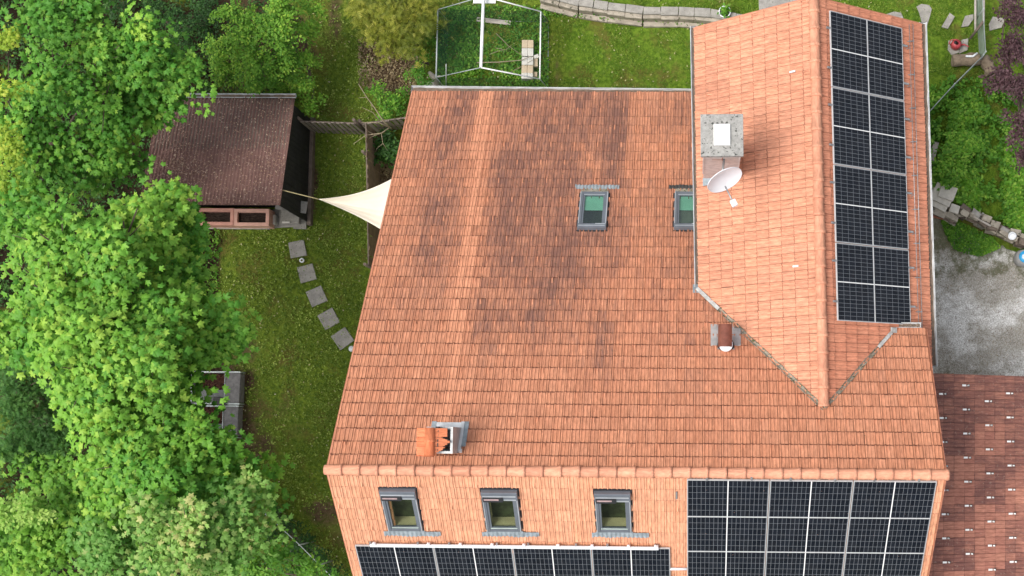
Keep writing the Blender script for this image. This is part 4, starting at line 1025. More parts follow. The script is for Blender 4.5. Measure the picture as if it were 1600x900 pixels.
def leaf_mesh(name, pos, mat, size, r, tilt=.5, shape='maple', tone=None, parent=None, label=None, cat=None, kind=None, axis=None):
    T, F = template(shape); k = len(pos); nv = len(T)
    th = r.uniform(0, 2 * np.pi, k); tx = r.normal(0, tilt, k); ty = r.normal(0, tilt, k); s = size * r.uniform(.65, 1.25, k)
    if axis is not None:
        th = np.arctan2(axis[:, 1], axis[:, 0]) - np.pi / 2 + r.normal(0, .5, k)
        tx = axis[:, 2] + r.normal(0, tilt, k)
    ct, st = np.cos(th), np.sin(th)
    X = T[None, :, 0] * s[:, None]; Y = T[None, :, 1] * s[:, None]; Z = T[None, :, 2] * s[:, None]
    Y2 = Y * np.cos(tx)[:, None] - Z * np.sin(tx)[:, None]; Z2 = Y * np.sin(tx)[:, None] + Z * np.cos(tx)[:, None]
    X2 = X * np.cos(ty)[:, None] + Z2 * np.sin(ty)[:, None]; Z3 = -X * np.sin(ty)[:, None] + Z2 * np.cos(ty)[:, None]
    V = np.stack([X2 * ct[:, None] - Y2 * st[:, None], X2 * st[:, None] + Y2 * ct[:, None], Z3], -1) + pos[:, None, :]
    V = V.reshape(-1, 3); c = pos.mean(0); c[2] = pos[:, 2].min()
    if parent is None: V = V - c
    else: V = V - np.array(ROOT[parent.name].translation)
    fl = len(F[0]); Fa = (np.array(F)[None] + (np.arange(k) * nv)[:, None, None]).reshape(-1, fl)
    me = bpy.data.meshes.new(name); me.vertices.add(len(V)); me.vertices.foreach_set('co', V.astype('f').ravel())
    me.loops.add(Fa.size); me.loops.foreach_set('vertex_index', Fa.astype('i').ravel())
    me.polygons.add(len(Fa)); me.polygons.foreach_set('loop_start', np.arange(0, Fa.size, fl, dtype='i')); me.polygons.foreach_set('loop_total', np.full(len(Fa), fl, 'i'))
    me.update(calc_edges=True); me.validate()
    if tone is None: tone = r.uniform(0, 1, k)
    t = np.stack([np.clip(tone + r.normal(0, .14, k), 0, 1), np.clip(r.uniform(0, 1, k) * .75 + np.clip(tone, 0, 1) * .3, 0, 1), np.zeros(k), np.ones(k)], -1)
    a = me.attributes.new('tint', 'FLOAT_COLOR', 'FACE'); a.data.foreach_set('color', np.repeat(t, len(F), 0).astype('f').ravel())
    me.materials.append(mat); o = bpy.data.objects.new(name, me); C.objects.link(o)
    if parent is None: o.location = c
    else: o.parent = parent
    tag(o, label, cat, None, kind); return o

# litter on the shed roof (dry needles, one stuff part)
def shed_litter():
    o_, u_, v_, n_, L, W_ = SH; r = np.random.RandomState(4); P = []
    for _ in range(2200):
        if r.rand() < .22: uu, vv = r.normal(W_ * .24, .42), r.normal(L * .34, .34)
        else: uu, vv = r.uniform(0, W_), r.uniform(0, L)
        if 0 < uu < W_ and 0 < vv < L: P.append(o_ + u_ * uu + v_ * vv + n_ * .025)
    leaf_mesh('needle_litter', np.array([tuple(p) for p in P], 'f'), MT['roof_bits'], .048, r, .3, 'oval', None, shed_t, 'dry needles and leaf bits', None, 'stuff')
shed_litter()

# fences -------------------------------------------------------------------
def plank_fence(name, A, B, h, label, mat, bw=.09, gap=.035, rail=True, lean=0, capw=.0):
    a, b_ = Vector(A), Vector(B); d = (b_ - a); d.z = 0; L = d.length; d.normalize(); s = Vector((-d.y, d.x, 0)); mid = (a + b_) / 2; t = thing(name, label, 'fence', (mid.x, mid.y, 0))
    fr = lambda ang=0: Matrix.Rotation(math.atan2(d.y, d.x) + ang, 3, 'Z')
    k = int(L / (bw + gap)); bm = N()
    for i in range(k):
        p = a + d * (L * (i + .5) / k); hh = h * rnd.uniform(.93, 1.03); rot = fr() @ Matrix.Rotation(rnd.gauss(0, .03) + lean, 3, 'Y')
        box(bm, (p.x, p.y, hh / 2), (bw, .02, hh), rot)
    child('boards', bm, mat, t)
    bm = N()
    for z in ((h * .28, h * .9) if rail else (h * .5,)):
        p = mid + s * .03; box(bm, (p.x, p.y, z), (L, .045, .07), fr())
    if capw: box(bm, (mid.x, mid.y, h + .015), (L, capw, .03), fr())
    child('rail', bm, MT['old_wood'], t)
    for i in range(int(L / 1.6) + 1):
        p = a + d * min(L, i * 1.6) + s * .08; bm = N(); tube(bm, [(p.x, p.y, -.05), (p.x, p.y, h + .12)], .045, 8); child('post', bm, MT['old_wood'], t)
    return t
def g(px, py, z=0): p = at(px, py, z); return (p.x, p.y, z)
plank_fence('picket_fence', g(488, 207), g(574, 210), 1.35, 'weathered grey picket fence between the shed and the brown board screen', MT['fence_wood'], .085, .06)
plank_fence('picket_fence', g(578, 208), g(650, 198), 1.1, 'dark picket fence section running under the dead branches to the house', MT['fence_wood'], .11, .05)
plank_fence('board_screen', g(597, 425), g(593, 212), 1.6, 'long brown board screen beside the sail shade and house', MT['brown_screen'], .14, .003, True, 0, .03)
def rail_fence():
    a, b_ = at(303, 352, 0), at(306, 690, 0); t = thing('rail_fence', 'old wooden rail fence half hidden by the maple leaves', 'fence', (a.x, (a.y + b_.y) / 2, 0)); bm = N()
    k = 9; tube(bm, [Vector((a.x + rnd.uniform(-.02, .02), a.y + (b_.y - a.y) * i / k, 1.0 + rnd.uniform(-.02, .02))) for i in range(k + 1)], .045, 8); child('rail', bm, MT['old_wood'], t)
    for i in range(6):
        y = a.y + (b_.y - a.y) * i / 5; bm = N(); tube(bm, [(a.x, y, -.05), (a.x, y, .98)], .05, 8); child('post', bm, MT['old_wood'], t)
rail_fence()
# sail shade ----------------------------------------------------------------
def sail():
    A, B, D = at(497, 311, 2.6), at(660, 250, 3.1), at(652, 396, 3.0); t = thing('sail_shade', 'cream triangular sail shade stretched from the house towards the shed', 'sail shade', A)
    bm = N(); n = 22; rows = []
    for i in range(n + 1):
        s = i / n; p0, p1 = A.lerp(B, s), A.lerp(D, s); row = []
        e0 = math.sin(math.pi * s)
        p0 = p0 + (A.lerp(D, s) - p0).normalized() * .26 * e0 if s > 0 else p0; p1 = p1 + (A.lerp(B, s) - p1).normalized() * .12 * e0 if s > 0 else p1
        for j in range(n + 1):
            q = p0.lerp(p1, j / n); q = q - Vector((0, 0, .25 * e0 * math.sin(math.pi * j / n))) + Vector((0, 0, .010 * math.sin(j * 1.9) * e0)); row.append(bm.verts.new(q))
        rows.append(row)
    for i in range(n):
        for j in range(n): bm.faces.new((rows[i][j], rows[i + 1][j], rows[i + 1][j + 1], rows[i][j + 1])).smooth = True
    bmesh.ops.remove_doubles(bm, verts=bm.verts, dist=.0005)
    c = child('cloth', bm, MT['sail'], t); md = c.modifiers.new('t', 'SOLIDIFY'); md.thickness = .006
    bm = N(); tube(bm, [A, at(441, 297, 2.75)], .014, 6); child('rope', bm, MT['rope'], t)
sail()
# planters, slab stack ------------------------------------------------------
def planter(px0, py0, px1, py1, mat, label):
    z = .55; a, b_ = at(px0, py0, z), at(px1, py1, z); c = (a + b_) / 2; W_, H_ = abs(b_.x - a.x), abs(a.y - b_.y); t = thing('planter', label, 'planter', (c.x, c.y, 0), None, 'salmon raised planters at the shed'); w_ = .10; bm = N()
    box(bm, (c.x, c.y + H_ / 2 - w_ / 2, z / 2), (W_, w_, z)); box(bm, (c.x, c.y - H_ / 2 + w_ / 2, z / 2), (W_, w_, z))
    box(bm, (c.x - W_ / 2 + w_ / 2, c.y, z / 2), (w_, H_ - 2 * w_, z)); box(bm, (c.x + W_ / 2 - w_ / 2, c.y, z / 2), (w_, H_ - 2 * w_, z)); child('box', bm, mat, t, bevel=.008)
    bm = N(); k = 12; V = [[bm.verts.new((c.x - W_ / 2 + w_ + (W_ - 2 * w_) * i / k, c.y - H_ / 2 + w_ + (H_ - 2 * w_) * j / k, z - .14 + rnd.uniform(-.02, .02))) for i in range(k + 1)] for j in range(k + 1)]
    for j in range(k):
        for i in range(k): bm.faces.new((V[j][i], V[j][i + 1], V[j + 1][i + 1], V[j + 1][i]))
    child('soil', bm, MT['soil'], t)
planter(311, 325, 364.5, 352, MT['salmon'], 'salmon pink raised planter with plain dark soil under the maple branch')
planter(366, 326, 420, 353, MT['salmon_pale'], 'paler pink raised planter with littered soil next to the loose slabs')
def slab(px, py, sx, sy, ang, z, label, mat='slab', group=None, th=.05, name='stepping_slab', cat='paving slab'):
    p = at(px, py, z); bm = N(); box(bm, (p.x, p.y, z - th / 2 + .0), (sx, sy, th), Matrix.Rotation(R(ang), 3, 'Z'), 0, .006); return solo(name, bm, MT[mat], label, cat, group, bevel=.008)
GR = 'stepping slabs across the lawn'
for (px, py, a, sz, m_, lb) in ((464.5, 389, 12, .47, 'slab', 'small grey paving slab, first of the lawn path, nearest the shed'), (479, 427, 16, .48, 'slab_pale', 'lighter beige-edged slab just below the white ring in the lawn path'),
                        (494.5, 463, 24, .49, 'slab', 'smooth grey slab in the middle of the five on the lawn path'), (513.5, 498, 30, .49, 'slab', 'rough grey slab, fourth on the lawn path counted from the shed'), (535, 529, 36, .49, 'slab', 'grey slab ending the lawn path beside the house verge')):
    slab(px, py, sz, sz, a, .045, lb, m_, GR, .06)
SS = 'loose slabs stacked beside the planters'
slab(439, 341, .95, .55, 3, .06, 'wide bottom slab under the pile beside the planters', 'slab', SS, .08, 'loose_slab'); slab(469, 341, .38, .62, -1, .08, 'upright-lying pale slab at the right end of the shed slab pile', 'slab_pale', SS, .08, 'loose_slab')
slab(452, 338, .62, .46, 2, .20, 'middle slab of the pile between planters and shed corner', 'slab', SS, .07, 'loose_slab'); slab(453, 338, .54, .40, -3, .29, 'topmost flat grey slab of the pile by the shed corner', 'slab_pale', SS, .06, 'loose_slab')
slab(455, 321, .9, .34, -8, .9, 'long grey board-like slab leaning out under the shed eave', 'slab', SS, .04, 'loose_slab')
bm = N(); p = at(424, 345, .1); box(bm, (p.x, p.y, .1), (.14, .26, .2), None, 0, .006); solo('brick_piece', bm, MT['brick'], 'orange brick standing right of the pale planter', 'brick', bevel=.01)
bm = N(); p = at(430, 344, .12); box(bm, (p.x, p.y, .12), (.07, .28, .24), None, 0, .004); solo('pale_block', bm, MT['block_pale'], 'narrow white block beside the orange brick', 'block', bevel=.006)
bm = N(); p = at(447, 347.5, .31); box(bm, (p.x, p.y, .325), (.22, .05, .03)); solo('white_strip', bm, MT['block_pale'], 'short white strip lying on the slab pile', 'strip', bevel=.004)
bm = N(); a, b_ = at(318, 356, .05), at(422, 357, .05); c = (a + b_) / 2; box(bm, (c.x, c.y, .05), ((b_ - a).length, .06, .12), None, 0, .006); solo('edging_board', bm, MT['pale_wood'], 'pale edging board on the grass in front of the planters', 'board')
# small round things in the lawn
p = at(472, 407, .03); bm = N(); lathe(bm, [(.035, .0), (.035, .05), (.068, .05), (.068, .0)], p, 20); t_ = solo('pipe_ring', bm, MT['white'], 'white ring shaped pipe end in the grass between the first two slabs', 'pipe end')
bm = N(); p = at(549.5, 545, .07); bmesh.ops.create_uvsphere(bm, u_segments=16, v_segments=10, radius=.09, matrix=Matrix.Translation(p)); solo('garden_light', bm, MT['white'], 'small white ball light by the house verge', 'light', smooth=True)
p = at(404, 720, .02); bm = N(); lathe(bm, [(.03, 0), (.03, .05), (.06, .05), (.06, 0)], p, 16); solo('hose_outlet', bm, MT['zinc'], 'small grey outlet ring in the lawn below the compost frames', 'outlet')
# compost frames
def compost(px0, py0, px1, py1, label, seed):
    z = .42; a, b_ = at(px0, py0, z), at(px1, py1, z); c = (a + b_) / 2; W_, H_ = abs(b_.x - a.x), abs(a.y - b_.y); t = thing('compost_frame', label, 'compost box', (c.x, c.y, 0), None, 'grey compost frames under the maple'); bm = N(); w_ = .04
    box(bm, (c.x, c.y + H_ / 2, z / 2), (W_, w_, z)); box(bm, (c.x, c.y - H_ / 2, z / 2), (W_, w_, z)); box(bm, (c.x - W_ / 2, c.y, z / 2), (w_, H_ - w_ - .002, z)); child('walls', bm, MT['grey_tube'], t)
    wd = 22 / 54
    bm = N(); box(bm, (c.x + W_ / 2 - wd / 2, c.y, z - .04 + .02), (wd, H_ - .05, .07), Matrix.Rotation(R(4), 3, 'Y'), 0, .012); box(bm, (c.x + W_ / 2 - .03, c.y, z / 2 - .05), (.05, H_ - .08, z - .1)); child('ledge', bm, MT['coldframe'], t, bevel=.02)
    bm = N(); tube(bm, [(c.x + W_ / 2 - wd - .02, c.y - H_ / 2, z + .03), (c.x + W_ / 2 - wd - .02, c.y + H_ / 2, z + .03)], .018, 6); child('edge_bar', bm, MT['grey_tube'], t)
    bm = N(); box(bm, (c.x - .2, c.y - H_ * .27, z - .06), (W_ - wd - .05, H_ * .42, .03), Matrix.Rotation(R(-2), 3, 'X')); child('sheet', bm, MT['cf_glass'], t)
    bm = N(); k = 14; V = [[bm.verts.new((c.x - W_ / 2 + .03 + (W_ - .5) * i / k, c.y - H_ / 2 + .03 + (H_ - .06) * j / k, .16 + rnd.uniform(-.04, .05))) for i in range(k + 1)] for j in range(k + 1)]
    for j in range(k):
        for i in range(k): bm.faces.new((V[j][i], V[j][i + 1], V[j + 1][i + 1], V[j + 1][i]))
    child('rotting_leaves', bm, MT['dry_leaves'], t)
compost(300, 581, 374, 631, 'upper compost frame with brown rotting leaves inside', 1); compost(298, 634, 371, 684, 'lower compost frame with dark sheet, partly covered by maple leaves', 2)
bm = N(); p = at(343, 627, .48); box(bm, (p.x, p.y, .50), (.36, .22, .04), Matrix.Rotation(R(-8), 3, 'Z')); solo('plastic_tray', bm, MT['black'], 'small black plastic tray lying on the compost frames', 'tray', bevel=.006)
# netted run ----------------------------------------------------------------
def netted_run():
    ze, zr = 1.75, 2.65
    FL, FR, BL, BR = at(681.5, 121, ze), at(843.5, 123.5, ze), at(684, 15, ze), at(845, 18, ze); rf, rb = at(751.5, 105.5, zr), at(755.5, -6, zr)
    c = (FL + BR) / 2; t = thing('netted_run', 'gabled run of white tubes with green netting behind the house', 'garden run', (c.x, c.y, 0))
    fl, fr_, bl, br = at(696, 138, 0), at(856, 138, 0), at(700, 32, 0), at(857, 34, 0)
    def tb(name, pts, r_, m_):
        bm = N(); tube(bm, pts, r_, 8); return child(name, bm, MT[m_], t)
    tb('ridge_tube', [rf, rb], .045, 'white_tube')
    tb('eave_tube', [FR, BR], .02, 'white_tube'); tb('eave_tube', [FL, BL], .022, 'grey_tube')
    tb('gable_tube', [rf, FR], .02, 'white_tube'); tb('gable_tube', [rf, FL], .012, 'grey_tube'); tb('gable_tube', [rb, BR], .02, 'white_tube'); tb('gable_tube', [rb, BL], .014, 'grey_tube')
    for a, b_ in ((FL, fl), (FR, fr_), (BL, bl), (BR, br)): tb('corner_post', [b_, a], .013, 'grey_tube')
    tb('base_tube', [fl, fr_], .015, 'white_tube'); tb('base_tube', [fr_, br], .012, 'grey_tube'); tb('base_tube', [fl, bl], .012, 'grey_tube'); tb('base_tube', [bl, br], .012, 'grey_tube')
    m1 = at(697, 100, .9); tb('door_post', [at(697, 138, 0), m1], .012, 'white_tube')
    bm = N(); p = at(757, 2.5, zr - .2); box(bm, (p.x, p.y, p.z), (.62, .10, .03)); child('door_lintel', bm, MT['white_tube'], t)
    def net(name, q, sub=6, sag=.06, m_='net'):
        bm = N(); V = []
        for j in range(sub + 1):
            row = []
            for i in range(sub + 1):
                s, u_ = i / sub, j / sub; p = q[0].lerp(q[1], s).lerp(q[3].lerp(q[2], s), u_) - Vector((0, 0, sag * math.sin(math.pi * s) * math.sin(math.pi * u_))); row.append(bm.verts.new(p))
            V.append(row)
        for j in range(sub):
            for i in range(sub): bm.faces.new((V[j][i], V[j][i + 1], V[j + 1][i + 1], V[j + 1][i]))
        child(name, bm, MT[m_], t)
    net('side_net', [FL, BL, bl, fl], sag=0); net('side_net', [FR, BR, br, fr_], sag=0); net('front_net', [FL, FR, fr_, fl], sag=0); net('back_net', [BL, BR, br, bl], sag=0)
    for q in ([FL, BL, rb, rf], [rf, rb, BR, FR]):
        net('roof_net', q, m_='net_thin')
netted_run()
# blocks, board and twigs inside the run
def blockstack():
    base = at(824, 92, .3); G_ = 'building blocks stacked in the run'
    rows = [(-.50, 'block_pale'), (-.31, 'block_buff'), (-.06, 'block_pale'), (.20, 'block_pale'), (.45, 'block_buff')]
    lb = [('nearest the house', 'second up from the house end', 'in the middle', 'second from the far end', 'at the far end')]
    for i, (dy, m_) in enumerate(rows):
        for k, dx in enumerate((-.085, .085)):
            bm = N(); ln = .17 if i == 0 else .235; box(bm, (base.x + dx, base.y + dy, .15 + (0)), (.163, ln, .30), None, 0, .004)
            solo('building_block', bm, MT[m_], '%s block %s of the stack in the run, %s column' % ('white' if m_ == 'block_pale' else 'buff', lb[0][i], ('left', 'right')[k]), 'block', G_, bevel=.006)
    for (px, py, sx, sy, z, m_, l_) in ((836.5, 96, .14, .30, .2, 'block_buff', 'buff block standing right of the stack in the run'), (836, 116, .13, .14, .18, 'block_buff', 'small buff block at the front right of the stack'), (838, 88, .15, .11, .25, 'block_pale', 'tilted white block leaning at the right of the stack')):
        p = at(px, py, z); bm = N(); box(bm, (p.x, p.y, z / 2), (sx, sy, z), Matrix.Rotation(R(20 if m_ == 'block_pale' else 2), 3, 'Z'), 0, .004); solo('building_block', bm, MT[m_], l_, 'block', G_, bevel=.006)
blockstack()
bm = N(); a, b_ = at(745, 30, .12), at(798, 36, .12); d = (b_ - a); c = (a + b_) / 2; box(bm, (c.x, c.y, .12), (d.length, .13, .03), Matrix.Rotation(math.atan2(d.y, d.x), 3, 'Z') @ Matrix.Rotation(.1, 3, 'X')); solo('loose_board', bm, MT['pale_wood'], 'pale grey board lying across the top of the netted run', 'board', bevel=.004)
def branch(name, pts_px, zs, r0, label, subs=(), mat='twig'):
    bm = N(); P = [at(x, y, z) for (x, y), z in zip(pts_px, zs)]; tube(bm, P, [r0 * (1 - .6 * i / (len(P) - 1)) for i in range(len(P))], 6)
    for sp in subs:
        Q = [at(x, y, z) for (x, y, z) in sp]; tube(bm, Q, [r0 * .6 * (1 - .55 * i / (len(Q) - 1)) for i in range(len(Q))], 5)
    return solo(name, bm, MT[mat], label, 'branch')
branch('cut_branch', [(745, 98), (780, 97), (815, 94), (830, 88)], [.15, .2, .35, .5], .02, 'long dry cut branch lying in the run left of the blocks', [((775, 52, .1), (795, 72, .2), (818, 88, .4)), ((775, 75, .1), (790, 78, .15), (800, 70, .2)), ((765, 85, .1), (780, 79, .12), (797, 80, .1)), ((797, 113, .1), (815, 104, .2), (835, 92, .4))])
# dead shrub at the picket fence
def dead_shrub():
    t = thing('dead_shrub', 'leafless pale branched shrub by the fence', 'shrub', at(609, 202, 0)); bm = N(); z = 1.5
    base = at(609, 202, 0)
    def br(pts, r_): tube(bm, [at(*q) for q in pts], [r_ * (1 - .65 * i / (len(pts) - 1)) for i in range(len(pts))], 6)
    br([(612, 203, .0), (611, 200, .8), (609, 199, 1.3)], .035)
    br([(609, 199, 1.3), (598, 188, 1.6), (585, 168, 1.9), (573, 152, 2.1), (560, 131, 2.3)], .022)
    br([(609, 199, 1.3), (592, 192, 1.5), (565, 191, 1.7)], .017); br([(594, 190, 1.5), (583, 176, 1.7), (566, 168, 1.9)], .014)
    br([(609, 199, 1.3), (596, 208, 1.4), (572, 211, 1.5), (552, 225, 1.5)], .02); br([(596, 208, 1.4), (580, 214, 1.4), (574, 219, 1.4)], .011)
    br([(573, 152, 2.1), (560, 153, 2.1)], .01); br([(596, 209, 1.4), (598, 224, 1.3), (589, 232, 1.2), (585, 240, 1.1)], .009); br([(598, 224, 1.3), (606, 236, 1.1)], .007); br([(581, 163, 1.95), (581, 175, 1.8)], .007)
    br([(586, 211, 1.4), (575, 205, 1.5), (566, 196, 1.5)], .008); br([(600, 190, 1.5), (597, 175, 1.6)], .007)
    child('branches', bm, MT['twig'], t)
dead_shrub()
bm = N(); a, b_ = at(446, 848, .25), at(487, 902, .2); tube(bm, [a, b_], .045, 8); solo('fallen_pole', bm, MT['old_wood'], 'brown pole lying by the net fence at the bottom edge', 'pole')
# stump by the run
bm = N(); p = at(680, 124, .3); tube(bm, [at(670, 113, .5), at(677, 120, .35), at(684, 132, .1)], [.05, .09, .06], 8); tube(bm, [at(678, 121, .3), at(688, 119, .5)], .03, 6); solo('driftwood', bm, MT['pale_wood'], 'crooked pale wood stump at the front left corner of the run', 'driftwood')
bm = N(); prism(bm, [at(x, y, 0).to_2d() for x, y in ((655, 146), (668, 128), (684, 126), (694, 140), (694, 150), (655, 152))], -.02, .06); solo('corner_slab', bm, MT['slab'], 'grey slab at the house corner below the stump', 'paving slab')
# retaining wall at the top: courses of stones
def retaining():
    top = [(846, -12), (905, 3), (950, 9), (1005, 16), (1060, 17), (1110, 20), (1150, 27), (1172, 30)]; t = thing('retaining_wall', 'low curved retaining wall of beige stone slabs at the top of the lawn', 'wall', at(1000, 22, 0)); bm = N(); bm2 = N(); z = .42
    P = [at(x, y, z) for x, y in top]; P = [P[0]] + [P[i].lerp(P[i + 1], f) for i in range(len(P) - 1) for f in (1,)]
    acc = 0
    for a, b_ in zip(P, P[1:]):
        d = b_ - a; L = d.length; ang = math.atan2(d.y, d.x); rot = Matrix.Rotation(ang, 3, 'Z'); s = Vector((d.y, -d.x, 0)).normalized(); k = max(1, round(L / rnd.uniform(.42, .62)))
        for i in range(k):
            c = a + d * ((i + .5) / k); box(bm, (c.x, c.y, z - .04), (L / k - .012, .24 + rnd.uniform(-.02, .02), .09), rot, 0, .01)
            c2 = c + s * (.10 + rnd.uniform(0, .04)); box(bm2, (c2.x, c2.y, .17), (L / k - .003, .22, .34), rot, 0, .012)
        c3 = (a + b_) / 2 + s * .30; box(bm2, (c3.x, c3.y, .04), (L * 1.0, .15, .14), rot, 0, .02)
    child('coping', bm, MT['slab_pale'], t, bevel=.01); child('stones', bm2, MT['stone'], t, bevel=.02)
retaining()
bm = N(); prism(bm, [at(x, y, 0).to_2d() for x, y in ((1185, -8), (1262, -8), (1262, 12), (1186, 18))], -.02, .06); solo('corner_paving', bm, MT['slab'], 'grey paving slab at the top behind the wing roof', 'paving slab')
GT = 'irregular flagstones in the upper right lawn'
for (pts, lb) in ((((1432, 10), (1440, 6), (1452, 8), (1456, 14), (1453, 26), (1447, 45), (1441, 38), (1437, 22)), 'wedge shaped flagstone nearest the wing gutter'), (((1484, 20), (1492, 26), (1481, 45), (1471, 42)), 'narrow slanting flagstone, second from the wing gutter'),
                  (((1508, 25), (1521, 22), (1521, 30), (1513, 41), (1502, 42)), 'flagstone tucked against the left of the net fence'), (((1551, 26), (1571, 29), (1565, 43), (1546, 48), (1545, 38)), 'squarish flagstone right of the net fence'),
                  (((1482, 63), (1496, 64), (1499, 82), (1487, 86), (1481, 78)), 'flagstone carrying the red watering can'), (((1503, 62), (1513, 60), (1512, 78), (1499, 84), (1499, 72)), 'flagstone under the watering can spout'), (((1385, 22), (1397, 18), (1408, 20), (1412, 29), (1400, 34), (1384, 32)), 'flagstone peeping out behind the wing roof edge')):
    bm = N(); prism(bm, [at(x, y, .05).to_2d() for x, y in pts], 0, .06); solo('flagstone', bm, MT['slab_pale'], lb, 'flagstone', GT, bevel=.008)
# pot with plant
def pot(px, py):
    p = at(px, py, .55); p.z = 0; t = thing('plant_pot', 'tall pot with white rim and leafy green plant on the stone wall', 'plant pot', p)
    bm = N(); lathe(bm, [(0, 0), (.12, 0), (.17, .52), (.15, .52), (.14, .47), (0, .47)], p, 24); child('pot', bm, MT['terracotta_pot'], t); bm = N(); lathe(bm, [(.14, .52), (.175, .515), (.178, .55), (.15, .555), (.14, .52)], p, 24); child('rim', bm, MT['white'], t)
    r = np.random.RandomState(5); q = np.stack([r.normal(p.x, .07, 90), r.normal(p.y, .07, 90), r.uniform(.5, .72, 90)], -1); leaf_mesh('plant', q, MT['weed'], .12, r, .5, 'oval', None, t)
pot(1132.5, 18)
# watering can
def can():
    p = at(1493, 71, .1); p.z = .06; t = thing('watering_can', 'faded red watering can standing on a flagstone', 'watering can', p, None)
    bm = N(); lathe(bm, [(0, 0), (.13, .0), (.15, .03), (.145, .2), (.11, .25), (.05, .26)], p, 20); child('body', bm, MT['red_plastic'], t, smooth=True)
    bm = N(); lathe(bm, [(.05, .262), (.052, .268), (0, .268)], p + Vector((-.04, .02, 0)), 14); child('filler_opening', bm, MT['black'], t)
    e = at(1514, 73, .35); bm = N(); tube(bm, [p + Vector((.1, -.01, .08)), p + Vector((.22, -.02, .2)), e], [.035, .022, .014], 8); child('spout', bm, MT['red_plastic'], t)
    bm = N(); tube(bm, [p + Vector((-.13, -.03, .1)), p + Vector((-.22, .02, .2)), p + Vector((-.17, .09, .28)), p + Vector((-.02, .10, .31)), p + Vector((.1, .05, .27))], .016, 8); child('handle', bm, MT['red_plastic'], t)
can()
def log(name, a, b_, r0, r1, label, mat='bark'):
    bm = N(); k = 8; pts = [a.lerp(b_, i / k) for i in range(k + 1)]; rr = [(r0 + (r1 - r0) * i / k) * rnd.uniform(.85, 1.12) for i in range(k + 1)]; tube(bm, pts, rr, 12)
    for v in bm.verts: v.co += Vector((rnd.uniform(-1, 1), rnd.uniform(-1, 1), rnd.uniform(-1, 1))) * .018
    o = solo(name, bm, MT[mat], label, 'log'); return o
MT['log'] = simple('pale_brown_log', (.22, .17, .12), .95, 0, .4, 7, .6)
log('log', at(1488, 95, .2), at(1530, 92, .2), .17, .20, 'thick pale log lying behind the watering can', 'log'); log('log', at(1536, 90, .2), at(1550, 115, .2), .16, .2, 'short brown log pointing at the plum tree', 'log'); 
bm = N(); tube(bm, [at(1509, 88, .42), at(1520, 88, .45), at(1527, 83, .42)], .03, 8); solo('plastic_scrap', bm, MT['white'], 'bright white plastic piece on the thick log', 'plastic piece')
bm = N(); tube(bm, [at(1516, 60, .3), at(1536, 34, .9)], .04, 8); solo('leaning_pole', bm, MT['old_wood'], 'short weathered pole leaning on the net fence', 'pole')
# net fences (upper right)
def net_fence(name, pts, h, label, mat, posts=True, rails=()):
    P = [Vector((p.x, p.y, 0)) for p in pts]; c = sum(P, Vector()) / len(P); t = thing(name, label, 'net fence', c); bm = N(); lo = [bm.verts.new(p + Vector((0, 0, .02))) for p in P]; hi = [bm.verts.new(p + Vector((0, 0, h))) for p in P]
    for i in range(len(P) - 1): bm.faces.new((lo[i], lo[i + 1], hi[i + 1], hi[i]))
    child('netting', bm, mat, t); bm = N(); tube(bm, [p + Vector((0, 0, h)) for p in P], .012, 6); child('top_wire', bm, MT['grey_tube'], t)
    if posts:
        for p in P[::posts if isinstance(posts, int) and posts > 1 else 1]: bm = N(); tube(bm, [p, p + Vector((0, 0, h + .05))], .022, 6); child('post', bm, MT['grey_tube'], t)
    return t
t_ = net_fence('net_fence', [at(1524, -12, 0), at(1526, 30, 0), at(1530, 95, 0)], .9, 'grey net fence running down from the top edge to the logs', MT['net_grey'])
bm = N(); tube(bm, [at(1524, -8, .25), at(1524, 48, .25)], .035, 8); child('rail', bm, MT['pale_wood'], t_)
bm = N(); tube(bm, [at(1537, -8, .85), at(1537, 34, .85)], .035, 8); child('rail', bm, MT['pale_wood'], t_)
net_fence('net_fence', [at(1528, 98, 0), at(1484, 142, 0), at(1440, 190, 0)], .75, 'grey net fence slanting from the logs to the wing gutter', MT['net_grey'])
net_fence('net_fence', [at(402, 762, 0), at(440, 800, 0), at(490, 846, 0), at(520, 876, 0), at(560, 915, 0)], 1.35, 'dark green net fence at the bottom below the lawn', MT['net_dark'])
# boards, slab pile and brick wall on the right
GB = 'weathered boards beside the wing gutter'
for (x0, y0, x1, y1, wd, z, lb) in ((1453, 262, 1463, 222, .16, .12, 'long pale board leaning up beside the gutter'), (1451, 257, 1467, 254, .13, .08, 'middle short board crossing under the long one'), (1450, 267, 1468, 264, .13, .08, 'lowest short board above the slab pile')):
    bm = N(); a, b_ = at(x0, y0, z), at(x1, y1, z + .1); d = b_ - a; c = (a + b_) / 2; box(bm, c, (d.length, wd, .03), frame3(c, d.normalized(), Vector((-d.y, d.x, 0)).normalized()), 0, .006); solo('old_board', bm, MT['pale_wood'], lb, 'board', GB, bevel=.003)
GP = 'paving slabs piled on the brick wall'
for (px, py, sx, sy, a, z, lb) in ((1468, 312, .62, .50, -28, .58, 'lowest long slab of the pile by the gutter'), (1474, 304, .60, .52, -25, .66, 'middle slab of the pile by the gutter'), (1481, 300, .46, .40, -20, .74, 'square top slab of the pile by the gutter'), (1492, 326, .26, .24, -18, .60, 'small cream slab alone right of the pile')):
    slab(px, py, sx, sy, a, z, lb, 'slab_light', GP, .07, 'piled_slab')
